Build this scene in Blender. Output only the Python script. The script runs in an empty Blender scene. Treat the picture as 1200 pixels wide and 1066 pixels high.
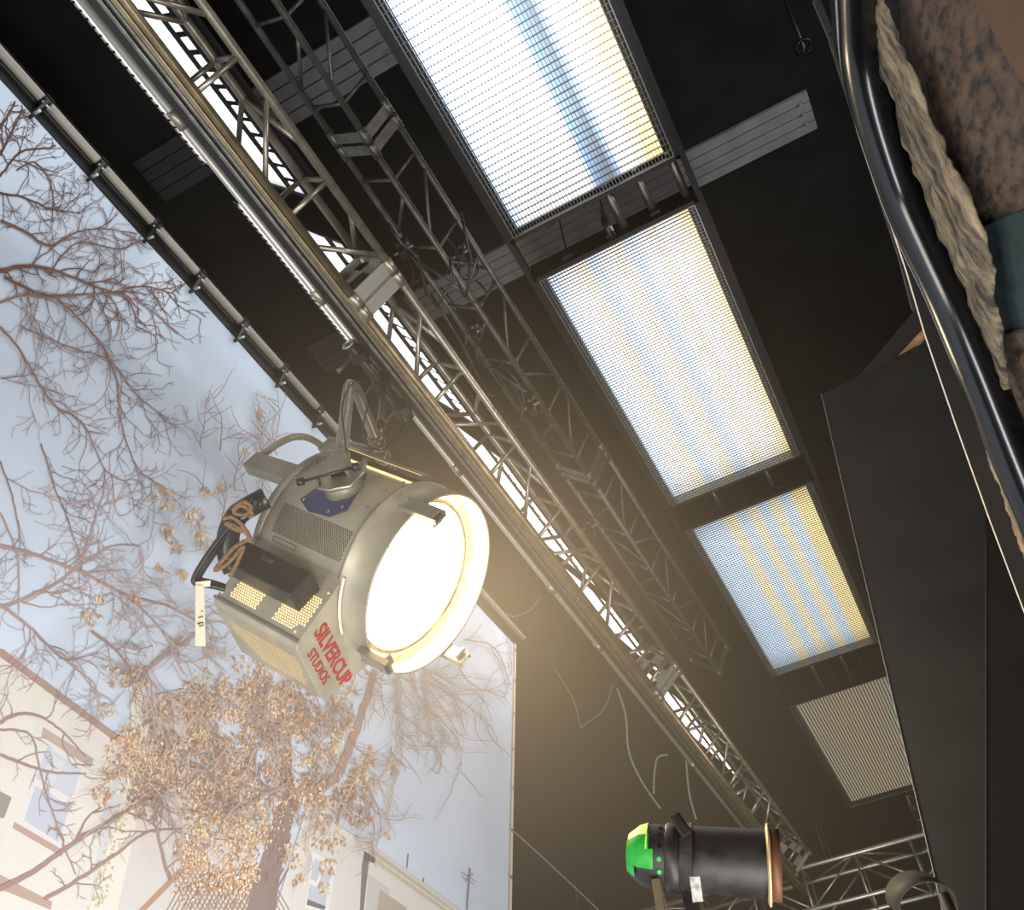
import bpy, math, random
from mathutils import Vector, Matrix, noise as mnoise
random.seed(11)
V = Vector
# ------------------------------------------------------------------ camera frame
F = 1042.0
CAMZ = 1.6
v1 = V((795, 1092, 1042)); v2 = V((-3424, 1517, 1042))
E1 = v1.normalized(); E2 = (v2 - E1 * v2.dot(E1)).normalized(); E3 = E1.cross(E2)
CAM = V((0, 0, CAMZ))
def ray(x, y):
    d = V((x - 600, y - 533, F)); return V((d.dot(E1), d.dot(E2), d.dot(E3)))
def c2w(v): v = V(v); return V((v.dot(E1), v.dot(E2), v.dot(E3)))
def onz(x, y, h): r = ray(x, y); return CAM + r * (h / r.z)          # h above the camera
def onx(x, y, X): r = ray(x, y); return CAM + r * (X / r.x)
def ony(x, y, Y): r = ray(x, y); return CAM + r * (Y / r.y)
def ond(x, y, d): r = ray(x, y); return CAM + r.normalized() * d

sc = bpy.context.scene
COL = sc.collection
# ------------------------------------------------------------------ materials
def lin(c):
    return tuple(((x / 255) / 12.92 if x / 255 <= .04045 else ((x / 255 + .055) / 1.055) ** 2.4) for x in c) + (1,)
def mat(name, col, rough=.6, metal=0, emis=None, estr=0, noise=0, nscale=20, bump=0, spec=.5, dark=.6):
    m = bpy.data.materials.new(name); m.use_nodes = True
    nt = m.node_tree; b = nt.nodes['Principled BSDF']; L = nt.links.new
    b.inputs['Base Color'].default_value = lin(col); b.inputs['Roughness'].default_value = rough
    b.inputs['Metallic'].default_value = metal; b.inputs['Specular IOR Level'].default_value = spec
    if emis: b.inputs['Emission Color'].default_value = lin(emis); b.inputs['Emission Strength'].default_value = estr
    if noise or bump:
        tc = nt.nodes.new('ShaderNodeTexCoord'); n = nt.nodes.new('ShaderNodeTexNoise')
        n.inputs['Scale'].default_value = nscale; n.inputs['Detail'].default_value = 5
        L(tc.outputs['Object'], n.inputs['Vector'])
        if noise:
            r = nt.nodes.new('ShaderNodeValToRGB'); c = lin(col)
            r.color_ramp.elements[0].color = tuple(x * dark for x in c[:3]) + (1,)
            r.color_ramp.elements[1].color = tuple(min(1, x * (1 + noise)) for x in c[:3]) + (1,)
            r.color_ramp.elements[0].position = .3; r.color_ramp.elements[1].position = .7
            L(n.outputs['Fac'], r.inputs['Fac']); L(r.outputs['Color'], b.inputs['Base Color'])
        if bump:
            bp = nt.nodes.new('ShaderNodeBump'); bp.inputs['Strength'].default_value = bump; bp.inputs['Distance'].default_value = .02
            L(n.outputs['Fac'], bp.inputs['Height']); L(bp.outputs['Normal'], b.inputs['Normal'])
    return m
M = {}
M['black'] = mat('black_paint', (24, 24, 24), .55, noise=.3, nscale=6)
M['ceil'] = mat('black_ceiling', (25, 26, 27), .95, noise=.3, nscale=2, spec=.1)
M['wall'] = mat('black_drape', (22, 21, 21), .95, noise=.4, nscale=3, spec=.1)
M['floor'] = mat('dark_floor', (60, 58, 55), .5, noise=.3, nscale=3)
M['alu'] = mat('aluminium', (162, 154, 138), .4, .78, noise=.15, nscale=14, dark=.7)
M['alud'] = mat('dull_aluminium', (120, 116, 108), .42, .85, noise=.2, nscale=14, dark=.6)
M['trussd'] = mat('dark_truss_metal', (92, 90, 86), .45, .75, noise=.2, nscale=14, dark=.6)
M['aluc'] = mat('pale_aluminium', (190, 186, 176), .4, .7)
M['brass'] = mat('worn_gold_aluminium', (148, 132, 104), .4, .8, noise=.2, nscale=9, dark=.6)
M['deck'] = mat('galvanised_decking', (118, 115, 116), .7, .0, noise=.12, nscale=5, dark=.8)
M['deckd'] = mat('shaded_decking', (44, 42, 42), .8, .0, noise=.12, nscale=5, dark=.8)  # same decking, its shade put into a darker colour
M['pipe'] = mat('painted_pipe', (150, 144, 132), .5, .1)
M['frame'] = mat('black_metal', (16, 16, 18), .45, .3)
M['louv'] = mat('louvre_metal', (120, 120, 118), .35, .7)
M['louvd'] = mat('louvre_plastic', (72, 70, 66), .5, .2)
M['lamp'] = mat('grey_lamp_paint', (160, 153, 134), .45, .3, noise=.12, nscale=7, dark=.8)
M['lampd'] = mat('dark_lamp_paint', (128, 122, 108), .48, .3, noise=.12, nscale=7, dark=.8)
M['steel'] = mat('yoke_steel', (150, 146, 132), .33, .75)
M['blue'] = mat('blue_plate', (34, 48, 92), .45, .2)
M['hole'] = mat('perforation', (42, 34, 22), .8)
M['holelit'] = mat('perforation_lit', (255, 224, 160), .8, emis=(255, 218, 146), estr=1.5)
M['holedim'] = mat('perforation_dim_lit', (190, 160, 90), .8, emis=(250, 212, 130), estr=.85)
M['hood'] = mat('hood_inside', (250, 232, 200), .4, .2)
M['lens'] = mat('lens_glow', (255, 240, 210), .3, emis=(255, 236, 200), estr=26)
M['wire'] = mat('guard_wire', (150, 120, 70), .4, .8)
M['box'] = mat('black_box', (30, 29, 28), .4, .2)
M['cable'] = mat('black_rubber', (17, 17, 19), .38)
M['rope'] = mat('hemp_rope', (112, 84, 56), .9, noise=.3, nscale=60)
M['tag'] = mat('paper_tag', (196, 184, 160), .8)
M['ink'] = mat('ink', (40, 36, 34), .8)
M['red'] = mat('red_print', (150, 10, 8), .9)
M['green'] = mat('green_tape', (16, 150, 40), .5, emis=(20, 170, 40), estr=.06, noise=.2, nscale=30)  # faint self-glow brightens the tape colour
M['lime'] = mat('lit_green_tape', (180, 214, 100), .5, emis=(214, 236, 120), estr=.35)  # light on the tape's upper edge put into colour and glow
M['parb'] = mat('scuffed_black_can', (40, 36, 32), .5, .3, noise=.5, nscale=25, dark=.45)
M['edge'] = mat('warm_lit_edge', (200, 168, 120), .5, .3)  # warm light on the can's flange rim put into its colour
M['olive'] = mat('olive_metal', (40, 36, 24), .7, .3, noise=.3, nscale=20)
M['flat'] = mat('black_flat', (27, 27, 28), .85, noise=.12, nscale=3, spec=.3)
M['flatd'] = mat('dark_flat', (9, 9, 11), .85, spec=.15)
M['wood'] = mat('bare_wood', (186, 150, 98), .7, noise=.2, nscale=12)
M['white'] = mat('white_edge', (225, 205, 180), .6)
M['ply'] = mat('brown_plywood', (78, 52, 28), .75, noise=.15, nscale=4)
M['teal'] = mat('teal_paint', (4, 34, 36), .9, noise=.4, nscale=12, bump=.4)
M['tube'] = mat('black_glossy_tube', (9, 9, 11), .2, spec=.5)
M['cord'] = mat('grey_green_cord', (88, 96, 80), .6)
M['cloth'] = mat('printed_cloth', (202, 213, 228), .9, noise=.03, nscale=2, dark=.95, spec=.05)

_d = ony(1150, 330, -.53) - ony(1040, 100, -.53); _ang = math.atan2(_d.z, _d.x)
def pit_mat(name, a, b_, pit, s1, s2, bump=.8, thr=.12):
    m = bpy.data.materials.new(name); m.use_nodes = True; nt = m.node_tree; L = nt.links.new
    b = nt.nodes['Principled BSDF']; b.inputs['Roughness'].default_value = .85
    tc = nt.nodes.new('ShaderNodeTexCoord'); mp = nt.nodes.new('ShaderNodeMapping'); mp.inputs['Scale'].default_value = s1
    n = nt.nodes.new('ShaderNodeTexNoise'); n.inputs['Scale'].default_value = s2; n.inputs['Detail'].default_value = 8; n.inputs['Roughness'].default_value = .7
    rt = nt.nodes.new('ShaderNodeMapping'); rt.inputs['Rotation'].default_value = (0, _ang, 0)
    L(tc.outputs['Object'], rt.inputs['Vector']); L(rt.outputs['Vector'], mp.inputs['Vector']); L(mp.outputs['Vector'], n.inputs['Vector'])
    r = nt.nodes.new('ShaderNodeValToRGB'); e = r.color_ramp.elements
    e[0].position = .40; e[0].color = lin(pit); e[1].position = .50 ; e[1].color = lin(a)
    x = e.new(.68); x.color = lin(b_)
    L(n.outputs['Fac'], r.inputs['Fac']); L(r.outputs['Color'], b.inputs['Base Color'])
    bp = nt.nodes.new('ShaderNodeBump'); bp.inputs['Strength'].default_value = bump; bp.inputs['Distance'].default_value = .01
    L(n.outputs['Fac'], bp.inputs['Height']); L(bp.outputs['Normal'], b.inputs['Normal'])
    return m
M['rock'] = pit_mat('carved_foam', (100, 87, 68), (152, 134, 106), (34, 29, 24), (.22, 1, 1.3), 26)
M['pitted'] = pit_mat('pitted_brown_foam', (70, 52, 38), (92, 70, 50), (22, 16, 12), (2.2, 1, .8), 17)

def attr_mat(name):
    m = bpy.data.materials.new(name); m.use_nodes = True; nt = m.node_tree
    b = nt.nodes['Principled BSDF']; b.inputs['Roughness'].default_value = .9; b.inputs['Specular IOR Level'].default_value = .05
    a = nt.nodes.new('ShaderNodeAttribute'); a.attribute_name = 'Col'
    nt.links.new(a.outputs['Color'], b.inputs['Base Color']); return m
M['print'] = attr_mat('printed_picture')

def lit_mat(name, stripes, base, strength, n, contrast, ramp_in=.12, side=0):
    """glowing tubes behind a grid: n pairs of cool and warm tubes along X; Generated x = along, y = across"""
    m = bpy.data.materials.new(name); m.use_nodes = True; nt = m.node_tree; L = nt.links.new
    nt.nodes.clear(); out = nt.nodes.new('ShaderNodeOutputMaterial'); em = nt.nodes.new('ShaderNodeEmission')
    tc = nt.nodes.new('ShaderNodeTexCoord'); sp = nt.nodes.new('ShaderNodeSeparateXYZ'); L(tc.outputs['Generated'], sp.inputs[0])
    ramp = nt.nodes.new('ShaderNodeValToRGB'); ramp.color_ramp.interpolation = 'EASE'
    e = ramp.color_ramp.elements
    while len(e) > 1: e.remove(e[0])
    for i, (pos, c) in enumerate(stripes):
        x = e[0] if i == 0 else e.new(pos); x.position = pos; x.color = tuple(c) + (1,)
    L(sp.outputs['Y'], ramp.inputs['Fac'])
    # colour separates more towards the tube ends
    def math_(op, a, b=None):
        k = nt.nodes.new('ShaderNodeMath'); k.operation = op
        for i, v in enumerate((a, b)):
            if v is None: continue
            if isinstance(v, (int, float)): k.inputs[i].default_value = v
            else: L(v, k.inputs[i])
        return k.outputs[0]
    d = math_('MINIMUM', sp.outputs['X'], math_('SUBTRACT', 1.0, sp.outputs['X']))
    d = math_('MINIMUM', math_('DIVIDE', d, ramp_in), 1.0)
    st = math_('MULTIPLY', math_('ADD', math_('MULTIPLY', d, 1 - base), base), strength)
    L(ramp.outputs['Color'], em.inputs['Color']); L(st, em.inputs['Strength']); L(em.outputs[0], out.inputs['Surface'])
    return m

# ------------------------------------------------------------------ mesh builder
MW = {}
class MB:
    def __init__(s): s.v = []; s.f = []; s.mi = []; s.sm = []; s.cur = 0; s.col = []; s.smooth = False
    def face(s, idx, col=None): s.f.append(idx); s.mi.append(s.cur); s.col.append(col); s.sm.append(s.smooth)
    def poly(s, pts, col=None):
        n = len(s.v); s.v += [V(p) for p in pts]; s.face(list(range(n, n + len(pts))), col)
    def obox(s, c, ax, ay, az):
        c = V(c); n = len(s.v)
        for i in (-1, 1):
            for j in (-1, 1):
                for k in (-1, 1): s.v.append(c + V(ax) * i + V(ay) * j + V(az) * k)
        for q in ((0, 1, 3, 2), (4, 6, 7, 5), (0, 4, 5, 1), (2, 3, 7, 6), (0, 2, 6, 4), (1, 5, 7, 3)): s.face([n + i for i in q])
        return s
    def box(s, a, b):
        a = V(a); b = V(b); c = (a + b) / 2; h = (b - a) / 2
        return s.obox(c, (h.x, 0, 0), (0, h.y, 0), (0, 0, h.z))
    def bar(s, p, q, w, t, up=(0, 0, 1)):
        p = V(p); q = V(q); d = (q - p); L_ = d.length; d.normalize(); up = V(up)
        sx = d.cross(up)
        if sx.length < 1e-4: sx = d.cross(V((1, 0, 0)))
        sx.normalize(); u = sx.cross(d)
        return s.obox((p + q) / 2, d * L_ / 2, sx * w / 2, u * t / 2)
    def tube(s, pts, r, n=10, caps=True):
        pts = [V(p) for p in pts]; base = len(s.v); prev = None; old = s.smooth; s.smooth = True
        for i, p in enumerate(pts):
            t = (pts[min(i + 1, len(pts) - 1)] - pts[max(i - 1, 0)]).normalized()
            if prev is None:
                a = t.orthogonal().normalized()
            else:
                a = (prev - t * prev.dot(t)).normalized()
            prev = a; b = t.cross(a); rr = r[i] if isinstance(r, (list, tuple)) else r
            for k in range(n):
                an = 2 * math.pi * k / n; s.v.append(p + (a * math.cos(an) + b * math.sin(an)) * rr)
        for i in range(len(pts) - 1):
            for k in range(n):
                s.face([base + i * n + k, base + i * n + (k + 1) % n, base + (i + 1) * n + (k + 1) % n, base + (i + 1) * n + k])
        s.smooth = False
        if caps:
            s.face([base + k for k in range(n)][::-1]); s.face([base + (len(pts) - 1) * n + k for k in range(n)])
        s.smooth = old
        return s
    def lathe(s, prof, n=64, axis=2, O=(0, 0, 0), X=(1, 0, 0), Y=(0, 1, 0), Z=(0, 0, 1), a0=0, a1=360, closed=False):
        O, X, Y, Z = V(O), V(X), V(Y), V(Z); base = len(s.v); full = abs(a1 - a0) >= 360; m = n if full else n + 1
        s.smooth = True
        for k in range(m):
            an = math.radians(a0 + (a1 - a0) * k / n); d = X * math.cos(an) + Y * math.sin(an)
            for (r, z) in prof: s.v.append(O + d * r + Z * z)
        P = len(prof)
        for k in range(n):
            k2 = (k + 1) % m
            for i in range(P if closed else P - 1):
                i2 = (i + 1) % P
                s.face([base + k * P + i, base + k2 * P + i, base + k2 * P + i2, base + k * P + i2])
        s.smooth = False
        return s
    def mat(s, i): s.cur = i; return s
    def build(s, name, mats, parent=None, bevel=0, solid=0):
        if not isinstance(mats, (list, tuple)): mats = [mats]
        o = None
        if parent is not None: inv = MW[parent.name].inverted()
        else:
            lo = V([min(v[i] for v in s.v) for i in range(3)]); hi = V([max(v[i] for v in s.v) for i in range(3)])
            c = (lo + hi) / 2; c.z = lo.z; inv = Matrix.Translation(-c)
        me = bpy.data.meshes.new(name)
        me.from_pydata([tuple(inv @ v) for v in s.v], [], s.f)
        for m in mats: me.materials.append(m)
        me.polygons.foreach_set('material_index', s.mi); me.polygons.foreach_set('use_smooth', s.sm)
        if any(c is not None for c in s.col):
            ca = me.color_attributes.new('Col', 'FLOAT_COLOR', 'CORNER')
            buf = []
            for f, c in zip(s.f, s.col): buf += list(c or (1, 1, 1, 1)) * len(f)
            ca.data.foreach_set('color', buf)
        me.update()
        o = bpy.data.objects.new(name, me); COL.objects.link(o)
        if parent is not None: o.parent = parent; MW[o.name] = MW[parent.name].copy()
        else: o.location = c; MW[o.name] = Matrix.Translation(c)
        if bevel:
            bm = o.modifiers.new('bevel', 'BEVEL'); bm.width = bevel; bm.segments = 2; bm.limit_method = 'ANGLE'
        if solid:
            sm = o.modifiers.new('solid', 'SOLIDIFY'); sm.thickness = solid; sm.offset = 0
        return o
def tag(o, label, cat, group=None, kind=None):
    o['label'] = label; o['category'] = cat
    if group: o['group'] = group
    if kind: o['kind'] = kind
    return o
def thing(name, loc, label, cat, group=None, rot=None):
    o = bpy.data.objects.new(name, None); COL.objects.link(o); o.empty_display_size = .1
    m = Matrix.Translation(V(loc))
    if rot is not None: m = m @ rot.to_4x4()
    o.matrix_world = m; MW[o.name] = m
    return tag(o, label, cat, group)
def struct(o): o['kind'] = 'structure'; return o

# ------------------------------------------------------------------ room
ZC = CAMZ + 7.56
RX0, RX1, RY0, RY1 = -5, 19, -8, 6.5
struct(MB().box((RX0, RY0, -.1), (RX1, RY1, 0)).build('floor', M['floor']))
struct(MB().box((RX0, RY0, ZC), (RX1, RY1, ZC + .1)).build('ceiling', M['ceil']))
struct(MB().box((RX0, RY1, 0), (RX1, RY1 + .1, ZC)).build('wall_left', M['wall']))
struct(MB().box((RX0, RY0 - .1, 0), (RX1, RY0, ZC)).build('wall_right', M['wall']))
struct(MB().box((RX1, RY0, 0), (RX1 + .1, RY1, ZC)).build('wall_far', M['wall']))
struct(MB().box((RX0 - .1, RY0, 0), (RX0, RY1, ZC)).build('wall_back', M['wall']))

def decking(name, x0, x1, y0, y1, z, mat_, ribs=4):
    m = MB(); w = (x1 - x0) / ribs
    for i in range(ribs):
        a = x0 + i * w; pr = [(a, z), (a + w * .06, z - .035), (a + w * .94, z - .035), (a + w, z)]
        for (xa, za), (xb, zb) in zip(pr, pr[1:]):
            m.poly([(xa, y0, za), (xb, y0, zb), (xb, y1, zb), (xa, y1, za)])
    for k in range(3):                                           # bolt heads at the end
        m.obox((x0 + w * (k + .8), y0 + .08, z - .056), (.012, 0, 0), (0, .012, 0), (0, 0, .006))
    return struct(m.build(name, mat_))
decking('trim_1', .203 * 7.5, .258 * 7.5, .19 * 7.5, .385 * 7.5, ZC - .03, M['deck'], 4)
decking('trim_2', .505 * 7.5, .555 * 7.5, -.186 * 7.5, .40 * 7.5, ZC - .03, M['deck'], 4)
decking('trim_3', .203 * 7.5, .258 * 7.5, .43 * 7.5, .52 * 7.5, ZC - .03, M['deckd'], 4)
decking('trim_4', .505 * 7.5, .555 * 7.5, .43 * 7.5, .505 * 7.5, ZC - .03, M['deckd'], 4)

# ------------------------------------------------------------------ overhead light panels (row 1)
W_ = (1, 1, 1); BL = (.42, .66, 1.0); BL2 = (.62, .8, 1); YE = (1.0, .78, .38); YL = (1.0, .9, .68); GY = (.40, .50, .60)
def stripes_pairs(n, c1, c2, c0=None, c3=None):
    out = []
    for i in range(n):
        out.append(((i * 2 + .5) / (2 * n), c1)); out.append(((i * 2 + 1.5) / (2 * n), c2))
    return out
HP = 5.4
def light_panel(x0, x1, y0, y1, label, mt, lm, nx, ny, zs=HP, depth=.022, wall=.0035):
    z = CAMZ + zs
    t = thing('ceiling_light_panel', ((x0 + x1) / 2, (y0 + y1) / 2, z), label, 'light panel', 'row of gridded ceiling light panels')
    h = MB(); e = .035; zt = z + .17
    h.box((x0 - e, y0 - e, zt), (x1 + e, y1 + e, zt + .02))
    for a, b in (((x0 - e, y0 - e), (x1 + e, y0 - .008)), ((x0 - e, y1 + .008), (x1 + e, y1 + e)), ((x0 - e, y0 - e), (x0 - .008, y1 + e)), ((x1 + .008, y0 - e), (x1 + e, y1 + e))):
        h.box((a[0], a[1], z - .004), (b[0], b[1], zt))
    h.build('housing', M['frame'], t)
    MB().box((x0 + .03, y0 + .05, z + .055), (x1 - .03, y1 - .05, z + .06)).build('glowing_tubes', mt, t)
    g = MB()
    for i in range(nx + 1):
        x = x0 + (x1 - x0) * i / nx; g.box((x - wall / 2, y0, z), (x + wall / 2, y1, z + depth))
    for j in range(ny + 1):
        y = y0 + (y1 - y0) * j / ny; wy = wall if nx > 4 else .012; g.box((x0, y - wy / 2, z), (x1, y + wy / 2, z + depth * .97))
    g.build('grid', lm, t)
    r = MB()
    for a, b in (((x0, y0), (x1, y0)), ((x0, y1), (x1, y1)), ((x0, y0), (x0, y1)), ((x1, y0), (x1, y1))):
        r.bar((a[0], a[1], z - .002), (b[0], b[1], z - .002), .008, .008)
    r.build('rim', M['louv'], t)
    for sx in (x0 - e - .02, x1 + e + .02):                      # hanging brackets with bolts
        for sy in (y0 + .25, (y0 + y1) / 2, y1 - .25):
            b = MB(); b.obox((sx, sy, z + .08), (.012, 0, 0), (0, .035, 0), (0, 0, .05)); b.tube([(sx, sy, z + .1), (sx, sy, z + .9)], .006, 6)
            b.build('hanging_bracket', M['frame'], t)
    return t
s1 = [(0, YE), (.07, YE), (.13, YL), (.19, W_), (.25, W_), (.29, (.3, .4, .55)), (.33, (.14, .18, .23)), (.37, (.17, .22, .28)), (.42, (.2, .3, .46)), (.50, W_), (.9, W_), (1, BL2)]
s2 = [(0, YE), (.1, YL), (.18, W_), (.25, YL), (.32, W_), (.42, BL2), (.5, YL), (.58, W_), (.68, BL2), (.75, YL), (.85, W_), (1, BL2)]
BM = (.60, .78, 1); YM = (1, .85, .52)
s3 = [(.0, YE), (.1, YE), (.19, BM), (.29, YM), (.38, BM), (.48, YM), (.57, BM), (.67, YM), (.78, BL2), (.88, BM), (1, (.5, .62, .75))]
s4 = [(0, (.62, .82, .5)), (.07, (.7, .8, .52)), (.13, (.9, .76, .54)), (.5, (.95, .78, .52)), (1, (.9, .78, .55))]
pan = [((-.36, .502), s1, .42, 3.8, 'largest glowing panel at the top, with a grey-blue stripe beside a yellow edge', M['louv'], 100, 50),
       ((.573, 1.050), s2, .42, 3.4, 'bright white panel right after the wide gap crossed by grey ribbed decking', M['louv'], 96, 50),
       ((1.121, 1.616), s3, .5, 1.9, 'panel glowing in alternating blue and amber stripes, partly behind the black flat', M['louv'], 92, 50),
       ((1.747, 2.276), s4, .95, .31, 'dimmest and smallest panel, with fine beige ribs and a greenish side', M['louvd'], 1, 34)]
for (a, b), st, base, strg, lab, lm, nx, ny in pan:
    light_panel(a * HP, b * HP, -.026 * HP, .187 * HP, lab, lit_mat('tubes_' + str(strg), st, base, strg, 4, 1), lm, nx, ny, depth={100: .020, 96: .014, 92: .010}.get(nx, .012))
# pipes that bridge the gaps between panels
def gap_pipes(xa, xb, spec, where):
    for yr, r, mm, nm in spec:
        y = yr * HP; z = CAMZ + HP + .1
        o = MB().tube([(xa, y, z), (xb, y, z)], r, 12).build('spreader_pipe', mm)
        tag(o, nm + where, 'pipe', 'pipes bridging the gaps between light panels')
gap_pipes(.50 * HP, .578 * HP, [(-.022, .028, M['alud'], 'grey pipe at the right end of the gap below'), (.022, .026, M['alud'], 'grey pipe beside the ribbed decking in the gap below'), (.062, .03, M['alud'], 'thick pipe near the middle of the gap below')], ' the largest light panel')
gap_pipes(1.045 * HP, 1.13 * HP, [(.03, .022, M['alud'], 'short pipe right of centre in the gap'), (.12, .022, M['alud'], 'short pipe left of centre in the gap')], ' between the white panel and the striped panel')
gap_pipes(1.61 * HP, 1.75 * HP, [(.05, .022, M['alud'], 'short pipe right of centre in the gap'), (.11, .022, M['alud'], 'short pipe left of centre in the gap')], ' above the dimmest light panel')
for yr, lab in ((-.036, 'black rail along the right edge of the gridded light panels'), (.197, 'black rail along the left edge of the gridded light panels')):
    tag(MB().box((-2, yr * HP - .02, CAMZ + HP + .05), (2.28 * HP, yr * HP + .02, CAMZ + HP + .13)).build('mounting_rail', M['frame']), lab, 'rail', 'black rails carrying the light panels')
p = onz(713, 268, 5.45)
t = thing('pulley_wheel', p, 'small black pulley hanging in the gap below the largest light panel', 'pulley')
MB().tube([p + V((0, -.02, 0)), p + V((0, .02, 0))], .085, 20).build('wheel', M['cable'], t)
MB().obox(p + V((0, -.025, 0)), (.02, 0, 0), (0, .004, 0), (0, 0, .018)).build('hub', M['aluc'], t)
MB().bar(p + V((0, .0, .05)), p + V((-.05, .0, .2)), .03, .012).build('hook', M['alud'], t)

# ------------------------------------------------------------------ second, tilted panels seen through the truss
HR, HL = 4.95, 6.75
sidespec = [(-.10, .333, 'bright tilted panel at the top behind the main truss'), (.402, .742, 'tilted panel behind the truss just after its first joint plates'),
            (.815, 1.175, 'tilted panel seen through the truss beside the lamp hood'), (1.23, 1.50, 'short tilted panel seen through the truss lattice above the second joint'),
            (1.60, 1.98, 'farthest tilted panel glowing behind the end of the main truss')]
M['strip'] = lit_mat('side_tubes', [(0, W_), (.3, W_), (.6, (.9, .96, 1)), (1, W_)], .5, 1.5, 2, 1, .06)
for a, b, lab in sidespec:
    lr = .452 if a < .8 else .436
    def q(x, u, dz=0):       # u 0 at right edge, 1 at left edge
        x = x * HR
        return V((x, (.3745 * HR) * (1 - u) + (lr * HL) * u, CAMZ + HR * (1 - u) + HL * u + dz))
    t = thing('tilted_light_panel', q((a + b) / 2, .5), lab, 'light panel', 'tilted light panels behind the main truss')
    n_ = (q(a, 1) - q(a, 0)).normalized(); nx_ = V((1, 0, 0)); nn = nx_.cross(n_).normalized()   # towards up-right
    if nn.z < 0: nn = -nn
    h = MB(); c = (q(a, 0) + q(b, 1)) / 2 + nn * .09; Lx = (b - a) * HR / 2; Ly = (q(a, 1) - q(a, 0)).length / 2
    h.obox(c, nx_ * Lx, n_ * Ly, nn * .02)
    h.obox(q((a + b) / 2, 0) + n_ * .0 + nn * .05, nx_ * Lx, n_ * .008, nn * .05)
    h.obox(q((a + b) / 2, 0) + n_ * .235 + nn * .05, nx_ * Lx, n_ * .05, nn * .05)
    for xx in (a, b): h.obox(q(xx, .5) + nn * .05, nx_ * .012, n_ * Ly, nn * .05)
    h.build('housing', M['frame'], t)
    h = MB(); h.obox((q(a, 1) + q(b, 1)) / 2 + nn * .005, nx_ * Lx, n_ * .016, nn * .008); h.mat(1); n = int((b - a) * HR / .06)
    for i in range(n): h.obox(q(a + (b - a) * (i + .5) / n, 1) - n_ * .04, nx_ * .008, n_ * .03, nn * .004)
    h.build('outer_rail', [M['pipe'], M['frame']], t)
    MB().obox((q(a, 0) + q(b, 1)) / 2 + n_ * .13 + nn * .012, nx_ * (Lx - .02), n_ * (Ly - .16), nn * .005).build('glowing_tubes', M['strip'], t)
    m = MB(); n = int((b - a) * HR / .1)
    for i in range(n):
        cc = q(a + (b - a) * (i + .5) / n, 0) + n_ * .10 + nn * .006
        m.obox(cc, nx_ * .034, n_ * .07, nn * .004)
    m.build('side_slots', M['strip'], t)  # glowing bars drawn for the lit slots along the panel edge

# ------------------------------------------------------------------ trusses
def truss_section(name, ch, faces, xa, xb, h0, label, cat, group, rc, rb, mats, step, ph, plates=(1, 1), off=.045):
    """ch: dict key -> (y ratio, height) chords running along X; faces: pairs to be braced"""
    c0 = list(ch.values())[0]
    t = thing(name, ((xa + xb) / 2, c0[0] * c0[1], CAMZ + c0[1]), label, cat, group)
    P = lambda k, x: V((x, ch[k][0] * ch[k][1], CAMZ + ch[k][1]))
    for i, k in enumerate(ch):
        MB().tube([P(k, xa), P(k, xb)], rc, 14).build('chord', mats[i % len(mats)] if isinstance(mats, list) else mats, t)
    bm_ = M['alu'] if isinstance(mats, list) else mats
    n0 = math.ceil((xa / h0 - ph) / step); k = n0
    while True:
        x = (ph + k * step) * h0
        if x > xb - .08: break
        if x > xa + .08:
            for fa, fb in faces:
                MB().tube([P(fa, x), P(fb, x)], rb, 9).build('brace', bm_, t)
        x2 = (ph + (k + 1) * step) * h0
        o = off * h0
        if x + o > xa + .05 and x2 - o < xb - .05:
            for fi, (fa, fb) in enumerate(faces):
                A_, B_ = (fa, fb) if (k + fi) % 2 == 1 else (fb, fa)
                MB().tube([P(A_, x + o), P(B_, x2 - o)], rb, 9).build('brace', bm_, t)
        k += 1
    keys = list(ch)
    cen = lambda x: sum((P(q_, x) for q_ in keys), V((0, 0, 0))) / len(keys)
    for side, x in ((0, xa + .03), (1, xb - .03)):
        if not plates[side]: continue
        m = MB(); loop = keys; tri = len(keys) == 3
        for i in range(len(loop) - (1 if tri else 0)):
            a, b = P(loop[i], x), P(loop[(i + 1) % len(loop)], x)
            if tri: a, b = P('F', x), P(('E', 'G')[i], x)
            nn = V((1, 0, 0)).cross((b - a).normalized())
            m.obox((a + b) / 2, V((.03 if tri else .05, 0, 0)), (b - a) / 2, nn * .006)
            if tri: continue
            m.obox((a + b) / 2 + (cen(x) - (a + b) / 2) * .22, V((.006, 0, 0)), (b - a) / 2, nn * .045)
        m.build('end_plate', M['aluc'] if 'main' in group else M['alud'], t)
        for q_ in keys: MB().tube([P(q_, x) - V((.05, 0, 0)), P(q_, x) + V((.05, 0, 0))], rc * 1.3, 14).build('coupler', bm_, t)
    return t
H0 = 4.47
main = {'C': (.3405, H0), 'B': (.406, H0 * .957), 'A': (.438, H0 * 1.007), 'D': (.3655, H0 * 1.05)}
mf = [('C', 'B'), ('C', 'D'), ('D', 'A'), ('A', 'B')]
mm_ = [M['alu'], M['brass'], M['alu'], M['alu']]
JX = [-.54, .468, 1.478, 2.47]
labs = ['main silver box truss section at the top, before the first bright joint plates',
        'middle section of the main silver box truss, passing above the big lamp',
        'farthest section of the main silver box truss, narrowing towards the end wall']
for i in range(3):
    truss_section('box_truss', main, mf, JX[i] * H0 + .01, JX[i + 1] * H0 - .01, H0, labs[i], 'truss', 'sections of the main box truss', .024, .0145, mm_, .158, .012, (1, 1))
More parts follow.
